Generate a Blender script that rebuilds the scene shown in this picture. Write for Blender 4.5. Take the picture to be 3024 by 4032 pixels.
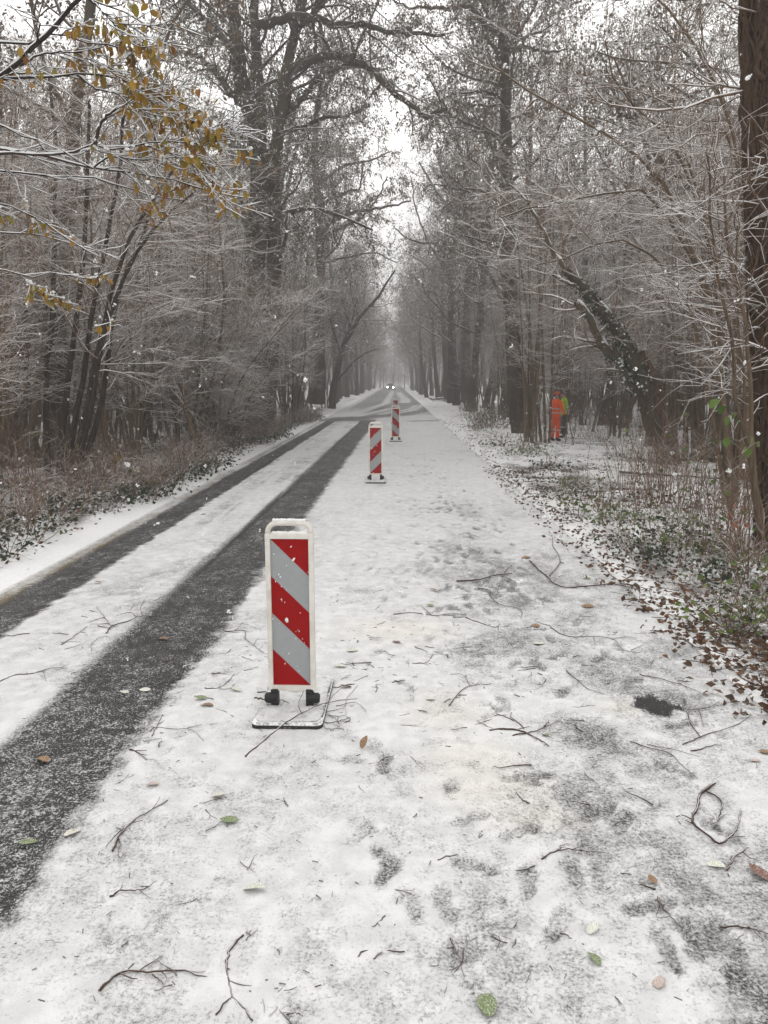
import bpy, bmesh, math, random
import numpy as np
from mathutils import Vector, Matrix

for o in list(bpy.data.objects): bpy.data.objects.remove(o, do_unlink=True)
sc = bpy.context.scene
C = sc.collection
rad = math.radians
rng = np.random.default_rng(11)
random.seed(5)

# ------------------------------------------------------------------ camera
FPX, PX, PY, CAMH = 3028.0, 1512.0, 2016.0, 2.21
PITCH = math.atan(516 / FPX)
YAW = math.atan(43 / FPX * math.cos(PITCH))
cam = bpy.data.cameras.new('camera'); camo = bpy.data.objects.new('camera', cam); C.objects.link(camo)
cam.sensor_fit = 'HORIZONTAL'; cam.sensor_width = 36.0; cam.lens = 36.0 * FPX / 3024
cam.clip_start = 0.05; cam.clip_end = 3000
camo.location = (0, 0, CAMH); camo.rotation_euler = (rad(90) - PITCH, 0, YAW)
sc.camera = camo

# ------------------------------------------------------------------ sky, sun, exposure
SUN_EL, SUN_AZ = rad(48), rad(-20)
w = bpy.data.worlds.new('World'); sc.world = w; w.use_nodes = True
nt = w.node_tree; nt.nodes.clear()
sky = nt.nodes.new('ShaderNodeTexSky'); sky.sky_type = 'NISHITA'; sky.sun_disc = False
sky.sun_elevation = SUN_EL; sky.sun_rotation = SUN_AZ; sky.dust_density = 4.0; sky.air_density = 1.0
hs = nt.nodes.new('ShaderNodeHueSaturation'); hs.inputs['Saturation'].default_value = 0.12
mixw = nt.nodes.new('ShaderNodeMix'); mixw.data_type = 'RGBA'; mixw.inputs['Factor'].default_value = 0.8
bg = nt.nodes.new('ShaderNodeBackground'); bg.inputs['Strength'].default_value = 0.15
wo = nt.nodes.new('ShaderNodeOutputWorld')
nt.links.new(sky.outputs[0], hs.inputs['Color'])
nt.links.new(hs.outputs[0], mixw.inputs['A']); mixw.inputs['B'].default_value = (10.7, 10.5, 10.25, 1)   # even cloud layer over the clear sky
nt.links.new(mixw.outputs['Result'], bg.inputs['Color']); nt.links.new(bg.outputs[0], wo.inputs['Surface'])
sl = bpy.data.lights.new('sun', 'SUN'); sl.energy = 0.5; sl.angle = rad(40); sl.color = (1.0, 0.95, 0.88)
so = bpy.data.objects.new('sun', sl); C.objects.link(so)
so.rotation_euler = (rad(90) - SUN_EL, 0, rad(180) - SUN_AZ)
sc.view_settings.view_transform = 'Standard'; sc.view_settings.look = 'None'
sc.view_settings.exposure = 0.1; sc.view_settings.gamma = 1.0; sc.view_settings.use_curve_mapping = False
cy = sc.cycles
cy.use_denoising = True; cy.max_bounces = 5; cy.diffuse_bounces = 4; cy.glossy_bounces = 2; cy.transmission_bounces = 2
cy.volume_bounces = 0; cy.transparent_max_bounces = 4; cy.use_adaptive_sampling = False
cy.caustics_reflective = False; cy.caustics_refractive = False

# ------------------------------------------------------------------ pixel -> place helpers
def ray(x, y):
    a = (x - PX) / FPX; b = (y - PY) / FPX
    dx, dy, dz = a, math.cos(PITCH) - b * math.sin(PITCH), -math.sin(PITCH) - b * math.cos(PITCH)
    c, s = math.cos(YAW), math.sin(YAW)
    return np.array((c * dx - s * dy, s * dx + c * dy, dz))
def G(x, y, z=0.0):
    d = ray(x, y); t = (z - CAMH) / d[2]; return np.array((d[0] * t, d[1] * t, z))
def AT(x, y, Y):
    d = ray(x, y); t = Y / d[1]; return np.array((d[0] * t, Y, CAMH + d[2] * t))
def zoom(ox, oy, s):
    return lambda pts, Y, dY=0.0: np.array([AT(ox + x / s, oy + y / s, Y + dY * i / max(1, len(pts) - 1)) for i, (x, y) in enumerate(pts)])

# ------------------------------------------------------------------ value noise (numpy)
def vnoise(x, y, seed=0):
    xi = np.floor(x).astype(np.int64); yi = np.floor(y).astype(np.int64); fx = x - xi; fy = y - yi
    fx = fx * fx * (3 - 2 * fx); fy = fy * fy * (3 - 2 * fy)
    def h(a, b):
        n = (a * 374761393 + b * 668265263 + seed * 974634777) & 0x7fffffff
        n = ((n ^ (n >> 13)) * 1274126177) & 0x7fffffff
        return ((n ^ (n >> 16)) & 0xffff) / 65535.0
    return (h(xi, yi) * (1 - fx) + h(xi + 1, yi) * fx) * (1 - fy) + (h(xi, yi + 1) * (1 - fx) + h(xi + 1, yi + 1) * fx) * fy
def fbm(x, y, oct=4, seed=0):
    s = 0; a = .5; t = 0
    for i in range(oct):
        s = s + a * vnoise(x * 2 ** i, y * 2 ** i, seed + i); t += a; a *= .5
    return s / t
def sstep(a, b, x):
    t = np.clip((x - a) / (b - a), 0, 1); return t * t * (3 - 2 * t)

# ------------------------------------------------------------------ objects
def tag(o, label=None, cat=None, group=None, kind=None):
    if label: o['label'] = label
    if cat: o['category'] = cat
    if group: o['group'] = group
    if kind: o['kind'] = kind
    return o
def empty(name, loc=(0, 0, 0), rz=0.0, label=None, cat=None, group=None):
    o = bpy.data.objects.new(name, None); C.objects.link(o); o.empty_display_size = .2
    o.location = loc; o.rotation_euler = (0, 0, rz)
    return tag(o, label, cat, group)
def link(name, me, parent=None, loc=None):
    o = bpy.data.objects.new(name, me); C.objects.link(o)
    if parent is not None: o.parent = parent
    if loc is not None: o.location = loc
    return o
def copy_tree(o, parent=None):
    c = o.copy(); C.objects.link(c); c.parent = parent
    for ch in KIDS.get(o.name, ()) or o.children: copy_tree(ch, c)
    return c
KIDS = {}
def mesh_np(name, V, F, mat, smooth=True, nside=4, attrs=None):
    """V (N,3), F (M,nside)"""
    me = bpy.data.meshes.new(name)
    V = np.ascontiguousarray(V, dtype=np.float32); F = np.ascontiguousarray(F, dtype=np.int32)
    me.vertices.add(len(V)); me.vertices.foreach_set('co', V.ravel())
    me.loops.add(F.size); me.loops.foreach_set('vertex_index', F.ravel())
    me.polygons.add(len(F)); me.polygons.foreach_set('loop_start', np.arange(0, F.size, F.shape[1], dtype=np.int32))
    try: me.polygons.foreach_set('loop_total', np.full(len(F), F.shape[1], dtype=np.int32))
    except Exception: pass
    me.polygons.foreach_set('use_smooth', np.full(len(F), smooth, dtype=bool))
    for k, (dom, a) in (attrs or {}).items():
        at = me.attributes.new(k, 'FLOAT', dom); at.data.foreach_set('value', np.ascontiguousarray(a, dtype=np.float32).ravel())
    for m in (mat if isinstance(mat, (list, tuple)) else [mat]): me.materials.append(m)
    me.update(calc_edges=True); me.validate()
    return me
class Tubes:
    """collects (M,K,3) paths with (M,K) radii and makes one mesh of tapered tubes"""
    def __init__(s): s.V = []; s.F = []; s.n = 0
    def add(s, P, R, S=4):
        P = np.asarray(P, float); R = np.asarray(R, float)
        if P.ndim == 2: P = P[None]; R = R[None]
        M, K, _ = P.shape
        if M == 0: return
        T = np.empty_like(P); T[:, 1:-1] = P[:, 2:] - P[:, :-2]; T[:, 0] = P[:, 1] - P[:, 0]; T[:, -1] = P[:, -1] - P[:, -2]
        T /= np.linalg.norm(T, axis=2, keepdims=True) + 1e-9
        d = (P[:, -1] - P[:, 0]); d /= np.linalg.norm(d, axis=1, keepdims=True) + 1e-9
        ref = np.where(np.abs(d[:, 2:3]) < .8, np.array([[0., 0., 1.]]), np.array([[1., 0., 0.]]))[:, None, :]
        U = np.cross(T, np.broadcast_to(ref, T.shape)); U /= np.linalg.norm(U, axis=2, keepdims=True) + 1e-9
        W = np.cross(U, T)
        a = np.arange(S) * 2 * math.pi / S + (math.pi / 2 if S == 3 else math.pi / S)
        ring = (P[:, :, None, :] + R[:, :, None, None] * (np.cos(a)[None, None, :, None] * U[:, :, None, :] + np.sin(a)[None, None, :, None] * W[:, :, None, :]))
        s.V.append(ring.reshape(-1, 3))
        base = s.n + (np.arange(M)[:, None, None] * K + np.arange(K - 1)[None, :, None]) * S
        j = np.arange(S)[None, None, :]; j2 = (np.arange(S) + 1) % S; j2 = j2[None, None, :]
        s.F.append(np.stack([base + j, base + j2, base + S + j2, base + S + j], axis=3).reshape(-1, 4))
        s.n += M * K * S
    def mesh(s, name, mat): return mesh_np(name, np.concatenate(s.V), np.concatenate(s.F), mat)
def unit(v): return v / (np.linalg.norm(v, axis=-1, keepdims=True) + 1e-9)
def resample(pts, K):
    pts = np.asarray(pts, float)
    d = np.r_[0, np.cumsum(np.linalg.norm(np.diff(pts, axis=0), axis=1))]; t = np.linspace(0, d[-1], K)
    # smooth (Catmull-Rom like) via cubic Hermite on chord length
    m = np.gradient(pts, d, axis=0) if len(pts) > 2 else np.repeat((pts[1:] - pts[:1]) / d[-1], 2, 0)
    i = np.clip(np.searchsorted(d, t, side='right') - 1, 0, len(pts) - 2); h = (d[i + 1] - d[i])[:, None]; u = ((t - d[i])[:, None]) / h
    return ((2 * u**3 - 3 * u**2 + 1) * pts[i] + (u**3 - 2 * u**2 + u) * h * m[i] + (-2 * u**3 + 3 * u**2) * pts[i + 1] + (u**3 - u**2) * h * m[i + 1])
def grow(P, R, n, L, ang, K=5, t0=.2, t1=1.0, up=0.0, wob=.25, rr=.5, rmin=.004, flat=1.0, tip=.35, curl=0.0, taperL=.5, rg=None):
    """children paths: n per parent, length L=(lo,hi); returns P2 (M,K,3), R2 (M,K)"""
    rg = rg or rng
    M, Kp, _ = P.shape; N = M * n
    t = t0 + (t1 - t0) * ((np.tile(np.arange(n), M) + rg.random(N)) / n)
    pi = np.repeat(np.arange(M), n)
    f = t * (Kp - 1); i = np.minimum(f.astype(int), Kp - 2); u = (f - i)[:, None]
    pos = P[pi, i] * (1 - u) + P[pi, i + 1] * u
    r0 = R[pi, i] * (1 - u[:, 0]) + R[pi, i + 1] * u[:, 0]
    tan = unit(P[pi, i + 1] - P[pi, i])
    q = rg.normal(size=(N, 3)); q[:, 2] *= flat; q = unit(q - tan * (q * tan).sum(1, keepdims=True))
    a = np.radians(rg.uniform(*ang, N))[:, None]
    d = tan * np.cos(a) + q * np.sin(a); d[:, 2] = d[:, 2] * (flat * .5 + .5) + up; d = unit(d)
    Ls = rg.uniform(*L, N) * (1 - taperL * t)
    out = np.empty((N, K, 3)); out[:, 0] = pos
    st = (Ls / (K - 1))[:, None]
    for k in range(1, K):
        out[:, k] = out[:, k - 1] + d * st
        d = unit(d + rg.normal(size=(N, 3)) * wob * np.array([1, 1, .8]) + np.array([0, 0, curl]))
    rb = np.maximum(r0 * rr, rmin)
    return out, rb[:, None] * np.linspace(1, tip, K)[None, :]
def leafmesh(name, pos, dirs, size, mat, rg=None, width=.5, val=None):
    """folded two-quad leaves: pos (N,3), dirs (N,3) pointing along each leaf"""
    rg = rg or rng; N = len(pos); d = unit(dirs)
    q = rg.normal(size=(N, 3)); s = unit(np.cross(d, q)); nrm = np.cross(s, d)
    L = (size * rg.uniform(.7, 1.2, N))[:, None]; W = L * width * .5
    c = nrm * W * .45
    v = np.stack([pos, pos + d * L * .45 + s * W + c, pos + d * L + nrm * L * rg.uniform(-.15, .2, (N, 1)), pos + d * L * .45 - s * W + c, pos + d * L * .5], 1).reshape(-1, 3)
    b = np.arange(N)[:, None] * 5
    if N > 1400:      # small far leaves: one bent quad each
        v = v.reshape(N, 5, 3)[:, :4].reshape(-1, 3); F = np.arange(N)[:, None] * 4 + np.array([[0, 1, 2, 3]])
        return mesh_np(name, v, F, mat, smooth=False, attrs={'rnd': ('POINT', np.repeat((rg.random(N) if val is None else val), 4))})
    F = np.concatenate([b + np.array([[0, 1, 2, 4]]), b + np.array([[0, 4, 2, 3]])], 1).reshape(-1, 4)
    rv = np.repeat((rg.random(N) if val is None else val), 5)
    return mesh_np(name, v, F, mat, smooth=False, attrs={'rnd': ('POINT', rv)})

# ------------------------------------------------------------------ materials
def newmat(name):
    m = bpy.data.materials.new(name); m.use_nodes = True
    t = m.node_tree; b = t.nodes['Principled BSDF']
    return m, t, b
def nd(t, typ, **kw):
    n = t.nodes.new(typ)
    for k, v in kw.items():
        if hasattr(n, k): setattr(n, k, v)
        else: n.inputs[k].default_value = v
    return n
def mathn(t, op, a, b=None, c=None, clamp=False):
    n = t.nodes.new('ShaderNodeMath'); n.operation = op; n.use_clamp = clamp
    for i, v in enumerate((a, b, c)):
        if v is None: continue
        if isinstance(v, (int, float)): n.inputs[i].default_value = v
        else: t.links.new(v, n.inputs[i])
    return n.outputs[0]
def smooth(t, x, lo, hi):
    n = t.nodes.new('ShaderNodeMapRange'); n.interpolation_type = 'SMOOTHSTEP'
    n.inputs['From Min'].default_value = lo; n.inputs['From Max'].default_value = hi
    t.links.new(x, n.inputs['Value']); return n.outputs[0]
def mixc(t, f, a, b):
    n = t.nodes.new('ShaderNodeMix'); n.data_type = 'RGBA'
    if isinstance(f, (int, float)): n.inputs['Factor'].default_value = f
    else: t.links.new(f, n.inputs['Factor'])
    for k, v in (('A', a), ('B', b)):
        if isinstance(v, tuple): n.inputs[k].default_value = (*v, 1) if len(v) == 3 else v
        else: t.links.new(v, n.inputs[k])
    return n.outputs['Result']
def noise(t, vec, scale, detail=3, rough=.6):
    n = t.nodes.new('ShaderNodeTexNoise'); n.inputs['Scale'].default_value = scale; n.inputs['Detail'].default_value = detail; n.inputs['Roughness'].default_value = rough
    if vec is not None: t.links.new(vec, n.inputs['Vector'])
    return n.outputs['Fac']
SNOW = (.82, .825, .83)
def bump(t, b, h, strength, dist):
    n = t.nodes.new('ShaderNodeBump'); n.inputs['Strength'].default_value = strength; n.inputs['Distance'].default_value = dist
    t.links.new(h, n.inputs['Height']); t.links.new(n.outputs[0], b.inputs['Normal'])
def bark(name, c1, c2, lo, hi, amt=.35, scale=6.0, stretch=(1, 1, .18), green=None, bmp=.8, nsc=9.0, bd=.03):
    m, t, b = newmat(name)
    geo = t.nodes.new('ShaderNodeNewGeometry'); tc = t.nodes.new('ShaderNodeTexCoord')
    sep = t.nodes.new('ShaderNodeSeparateXYZ'); t.links.new(geo.outputs['Normal'], sep.inputs[0])
    mp = t.nodes.new('ShaderNodeMapping'); mp.inputs['Scale'].default_value = stretch; t.links.new(tc.outputs['Object'], mp.inputs[0])
    oi = t.nodes.new('ShaderNodeObjectInfo')
    n1 = noise(t, mp.outputs[0], scale * 3, 4, .65)
    col = mixc(t, smooth(t, n1, .35, .68), c1, c2)
    if green: col = mixc(t, smooth(t, noise(t, tc.outputs['Object'], 1.1, 3), .5, .68), col, green)
    col = mixc(t, mathn(t, 'MULTIPLY', oi.outputs['Random'], .35), col, tuple(min(1, v * 1.7) for v in c2))
    n2 = noise(t, tc.outputs['Object'], nsc, 2, .5)
    s = mathn(t, 'ADD', sep.outputs['Z'], mathn(t, 'MULTIPLY', mathn(t, 'SUBTRACT', n2, .5), amt * 2))
    msk = smooth(t, s, lo, hi)
    t.links.new(mixc(t, msk, col, SNOW), b.inputs['Base Color']); b.inputs['Roughness'].default_value = .9
    b.inputs['Specular IOR Level'].default_value = .2
    if bmp: bump(t, b, n1, bmp, bd)
    return m
def plain(name, c, rough=.6, var=.15, scale=20, metal=0, spec=.4, bmp=0.0, c2=None):
    m, t, b = newmat(name); tc = t.nodes.new('ShaderNodeTexCoord')
    n = noise(t, tc.outputs['Object'], scale, 4)
    t.links.new(mixc(t, smooth(t, n, .35, .7), c, c2 or tuple(v * (1 - var) for v in c)), b.inputs['Base Color'])
    b.inputs['Roughness'].default_value = rough; b.inputs['Metallic'].default_value = metal; b.inputs['Specular IOR Level'].default_value = spec
    if bmp: bump(t, b, n, bmp, .01)
    return m
def leafmat(name, cols, snow=.0, trans=.25):
    m, t, b = newmat(name); at = t.nodes.new('ShaderNodeAttribute'); at.attribute_name = 'rnd'
    oi = t.nodes.new('ShaderNodeObjectInfo')
    r = mathn(t, 'FRACT', mathn(t, 'ADD', at.outputs['Fac'], oi.outputs['Random']))
    cr = t.nodes.new('ShaderNodeValToRGB'); t.links.new(r, cr.inputs[0])
    e = cr.color_ramp.elements
    while len(e) < len(cols): e.new(.5)
    for i, c in enumerate(cols): e[i].position = i / (len(cols) - 1); e[i].color = (*c, 1)
    col = cr.outputs[0]
    if snow:
        r2 = mathn(t, 'FRACT', mathn(t, 'MULTIPLY', r, 7.31))
        tc = t.nodes.new('ShaderNodeTexCoord')
        n = noise(t, tc.outputs['Object'], 40, 2)
        col = mixc(t, mathn(t, 'MULTIPLY', smooth(t, mathn(t, 'ADD', r2, mathn(t, 'MULTIPLY', n, .5)), 1.25 - snow - .12, 1.25 - snow + .12), 1.0), col, SNOW)
    t.links.new(col, b.inputs['Base Color']); b.inputs['Roughness'].default_value = .7; b.inputs['Specular IOR Level'].default_value = .25
    return m
M = {}
M['oak_bark'] = bark('oak_bark', (.020, .013, .009), (.075, .052, .036), .62, .95, .3, 5, green=(.05, .055, .03))
M['smooth_bark'] = bark('smooth_bark', (.045, .031, .019), (.15, .106, .068), .45, .85, .35, 8, bmp=.4, green=(.07, .07, .045))
M['dark_bark'] = bark('dark_bark', (.016, .011, .008), (.055, .039, .028), .45, .85, .35, 8, bmp=.4)
M['brown_bark'] = bark('brown_bark', (.05, .033, .02), (.14, .098, .062), .5, .9, .3, 8, bmp=.4)
M['twig'] = bark('twig', (.085, .051, .031), (.20, .125, .078), .28, .75, .35, 10, stretch=(1, 1, 1), bmp=0)
M['twig_oak'] = bark('twig_oak', (.040, .025, .016), (.115, .075, .048), .35, .8, .3, 10, stretch=(1, 1, 1), bmp=0, green=(.06, .065, .04))
M['twig_near'] = bark('twig_near', (.018, .013, .011), (.05, .036, .03), .2, .5, .25, 14, stretch=(1, 1, 1), bmp=0)
M['debris'] = bark('debris', (.03, .018, .013), (.075, .045, .032), .86, 1.1, .25, 14, stretch=(1, 1, 1), bmp=0)
M['snow'] = plain('snow', (.84, .845, .85), .85, .05, 30, spec=.15, bmp=.3)
M['oak_leaf'] = leafmat('oak_leaf', [(.065, .040, .02), (.12, .070, .034), (.16, .095, .045), (.075, .055, .026), (.19, .12, .065)], .12)
M['olive_leaf'] = leafmat('olive_leaf', [(.05, .05, .02), (.09, .07, .025), (.14, .09, .03), (.05, .06, .025)], .16)
M['beech_leaf'] = leafmat('beech_leaf', [(.26, .15, .022), (.36, .21, .028), (.21, .09, .024), (.22, .19, .03), (.32, .19, .045)], .04)
M['green_leaf'] = leafmat('green_leaf', [(.07, .12, .025), (.11, .17, .035), (.055, .085, .025), (.15, .18, .045)], .14)
M['sapling_leaf'] = leafmat('sapling_leaf', [(.07, .13, .02), (.11, .18, .03), (.06, .09, .02), (.15, .18, .04)], 0)
M['ivy_leaf'] = leafmat('ivy_leaf', [(.018, .03, .013), (.03, .05, .02), (.015, .025, .012), (.05, .075, .035)], .12)
M['litter_leaf'] = leafmat('litter_leaf', [(.075, .038, .022), (.11, .058, .03), (.05, .032, .022), (.15, .07, .028), (.09, .068, .042)], .08)
M['russet_leaf'] = leafmat('russet_leaf', [(.28, .07, .03), (.20, .05, .02)], .05)
M['fallen_leaf'] = leafmat('fallen_leaf', [(.16, .20, .035), (.30, .33, .10), (.42, .43, .20), (.20, .10, .03), (.30, .16, .06), (.22, .24, .06)], .12)

# ------------------------------------------------------------------ road and ground
RL, RR = -4.17, 2.42           # road edges
def graded(y0, y1, d0, k, dmax):
    ys = [y0]
    while ys[-1] < y1: ys.append(ys[-1] + min(dmax, max(d0, k * (ys[-1] - y0 + .01) + d0)))
    return np.array(ys)
def grid_mesh(name, xs, ys, zf, mat, attrs):
    X, Y = np.meshgrid(xs, ys); n, m = X.shape
    A = attrs(X, Y); Z = zf(X, Y, A)
    V = np.stack([X, Y, Z], 2).reshape(-1, 3); i = np.arange(n * m).reshape(n, m)
    F = np.stack([i[:-1, :-1], i[:-1, 1:], i[1:, 1:], i[1:, :-1]], 2).reshape(-1, 4)
    return mesh_np(name, V, F, mat, True, attrs={k: ('POINT', v) for k, v in A.items() if k[0] != '_'})
def segdist(X, Y, pts):
    D = np.full(X.shape, 1e9); pts = np.asarray(pts, float)[:, :2]
    for a, b in zip(pts[:-1], pts[1:]):
        d = b - a; t = np.clip(((X - a[0]) * d[0] + (Y - a[1]) * d[1]) / (d @ d + 1e-9), 0, 1)
        D = np.minimum(D, np.hypot(X - a[0] - t * d[0], Y - a[1] - t * d[1]))
    return D
def stroke(X, Y, pix, width, soft=.15):
    """0..1 band along a line given in photo pixels on the road"""
    g = np.array([G(*q) for q in pix]); 
    m = (Y > g[:, 1].min() - 2) & (Y < g[:, 1].max() + 2); out = np.zeros(X.shape)
    if m.any(): out[m] = 1 - sstep(width / 2 - soft, width / 2 + soft, segdist(X[m], Y[m], g))
    return out
rs = np.random.default_rng(3)
# boot prints: (x, y, heading, length)
PRINTS = []
for px, py, a in [(2200, 3640, -30), (2720, 3700, -8), (2620, 3740, 4), (2900, 3790, -25), (1420, 3290, -28), (1540, 3420, -26), (1850, 3230, -62), (2360, 3200, -50), (2450, 3240, -30), (2560, 3570, -70),
                  (2050, 3280, -60), (1750, 3560, 10), (2080, 3480, -10), (2840, 3280, 30), (1620, 3560, 15), (2250, 3430, 0)]:
    g = G(px, py); PRINTS.append((g[0], g[1], rad(a), .27))
for k in range(230):
    y = 7.2 + 17 * rs.random() ** 1.1; t = (y - 7.2) / 17
    x = (1.05 - .1 * t) + (.38 + .25 * t) * rs.normal()
    PRINTS.append((x, y, rs.normal() * .35, .26))
for k in range(46):
    PRINTS.append((rs.uniform(-.3, 2.2), rs.uniform(2.4, 8), rs.normal() * .8, .26))
def road_attrs(X, Y):
    e = np.minimum(X - RL, RR - X)
    big = fbm(X * .7, Y * .45, 4, 1); mid = fbm(X * 3.1, Y * 2.4, 4, 9); fine = fbm(X * 14, Y * 12, 3, 21)
    s = .71 + .34 * (big - .5) + .46 * (mid - .5) + .34 * (fine - .5) + .10 * sstep(9, 16, Y)
    # thin trodden snow in the closed lane near the camera
    trod = sstep(.0, .9, X + .3 * (Y - 3) * .1) * (1 - sstep(6.0, 11, Y)); s -= trod * (.05 + .55 * np.maximum(0, fbm(X * 1.6 + 4, Y * 1.3, 3, 31) - .44))
    s -= .13 * np.exp(-((X - 1.0) / .55) ** 2) * sstep(5, 8, Y) * (1 - sstep(11, 19, Y)) * (.5 + mid)
    dep = np.zeros(X.shape)
    for (x, y, a, L) in PRINTS:
        m = (np.abs(X - x) < .3) & (np.abs(Y - y) < .3)
        if not m.any(): continue
        c, si = math.cos(a), math.sin(a); u = (X[m] - x) * c + (Y[m] - y) * si; v = -(X[m] - x) * si + (Y[m] - y) * c
        ww = .046 - .010 * np.cos(v / L * 6.0 * 1.6 + .6)
        d = np.sqrt((u / ww) ** 2 + (v / (L / 2)) ** 2)
        k = 1 - sstep(.75, 1.15, d); tread = .5 + .5 * np.sin(v * 150)
        s[m] -= k * ((.19 if y < 7 else .22) + .10 * tread * (y < 6)); dep[m] = np.maximum(dep[m], k)
        s[m] += .07 * np.exp(-((d - 1.3) / .2) ** 2)
    s = np.maximum(s, .37 + .16 * (fine - .5))
    # lane ruts driven clear in the left lane (world lines), up to the swerve
    wig = .05 * (fbm(Y * .5, Y * 0 + 3, 3, 5) - .5) + .10 * (fine - .5)
    rutL = 1 - sstep(.22, .33, np.abs(X + 3.72 - .004 * (Y - 7) + wig)); cR = -1.98 + .013 * (Y - 6); rutR = 1 - sstep(.32, .52, np.abs(X - cR + wig))
    near = 1 - sstep(43, 46, Y)
    near2 = 1 - sstep(44, 50, Y)
    rut = np.maximum(rutL * near2, rutR * near)
    s = s * (1 - rut) + rut * (.155 + .28 * (fine - .5) + .14 * (mid - .5) + .10 * sstep(6, 3.2, Y))
    s = np.where((X > -3.5) & (X < cR - .3) & (Y < 44), s - .16 * (fbm(X * 5, Y * .15, 2, 77) > .56) * sstep(6, 12, Y), s)
    # far swept stretch beyond the closure
    far = sstep(50, 66, Y + 3.0 * (X + 1) * .5); inside = sstep(.15, .7, X - RL) * sstep(.2, .9, RR + .9 - X)
    s = s * (1 - far * inside) + far * inside * (.36 + .25 * (fbm(X * 1.5, Y * .12, 3, 51) - .5) + .15 * (mid - .5))
    dark = np.maximum.reduce([
        stroke(X, Y, [(1340, 1655), (1420, 1644), (1500, 1637), (1545, 1632), (1580, 1622)], 2.6, .9),
        .7 * stroke(X, Y, [(1545, 1640), (1600, 1636), (1660, 1622), (1688, 1605), (1688, 1592), (1670, 1583)], .7, .3),
        .6 * stroke(X, Y, [(1545, 1622), (1620, 1612), (1665, 1598), (1668, 1586)], .8, .4),
        .8 * stroke(X, Y, [(1640, 1658), (1740, 1656)], 1.3, .6),
        .8 * stroke(X, Y, [(1430, 1657), (1460, 1630), (1500, 1600), (1540, 1572)], 1.1, .4)])
    s = s * (1 - dark) + dark * (.24 + .2 * (fine - .5))
    white = np.maximum.reduce([
        stroke(X, Y, [(1380, 1636), (1450, 1612), (1520, 1588), (1535, 1560), (1545, 1540)], .7, .35),
        stroke(X, Y, [(1410, 1640), (1480, 1622), (1540, 1608)], .45, .25),
        stroke(X, Y, [(1560, 1628), (1620, 1618), (1650, 1602), (1664, 1592)], .5, .3),
        stroke(X, Y, [(1570, 1620), (1610, 1612), (1640, 1596)], .4, .25),
        stroke(X, Y, [(1594, 1586), (1596, 1574), (1578, 1556), (1570, 1544)], 1.0, .4),
        .9 * stroke(X, Y, [(1500, 1632), (1540, 1622)], .5, .3)])
    s = s * (1 - white) + white * (.82 + .2 * (mid - .5))
    # wet hole in the snow, saw dust, mud strip
    h = G(2570, 2780); dh = np.hypot((X - h[0]) / .17, (Y - h[1]) / .14) + 1.9 * (fbm(X * 11, Y * 9, 4, 61) - .5)
    s = s * sstep(.65, 1.25, dh)
    saw = np.zeros(X.shape)
    for px, py, rx, ry in [(1850, 3000, .30, .22), (1960, 3110, .35, .2), (1750, 2800, .22, .3), (2480, 2790, .2, .12), (2130, 3220, .3, .14), (1560, 2480, .5, .35)]:
        q = G(px, py); saw = np.maximum(saw, np.exp(-(((X - q[0]) / rx) ** 2 + ((Y - q[1]) / ry) ** 2)) * (1 if py < 2600 or py > 2700 else .8))
    mud = (1 - sstep(.04, .13, np.abs(X - (RL + .12) + .3 * (mid - .5) * .3))) * (1 - sstep(30, 60, Y))
    s = s - mud * .35
    s = np.where(X < RL + .03, np.maximum(s, .75), s)
    return {'snow': np.clip(s, 0, 1.2), 'saw': saw * (.4 + mid), 'mud': mud, '_dep': dep, '_fine': fine, '_mid': mid}
def road_z(X, Y, A):
    e = np.minimum(X - (RL - .12), (RR + .2) - X)
    z = .014 * np.clip(A['snow'], 0, 1) + .010 * (A['_fine'] - .5) * np.clip(A['snow'], 0, 1) + .012 * (A['_mid'] - .5) - .008 * A['_dep']
    return z - .08 * (1 - sstep(0, .12, e)) 
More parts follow.
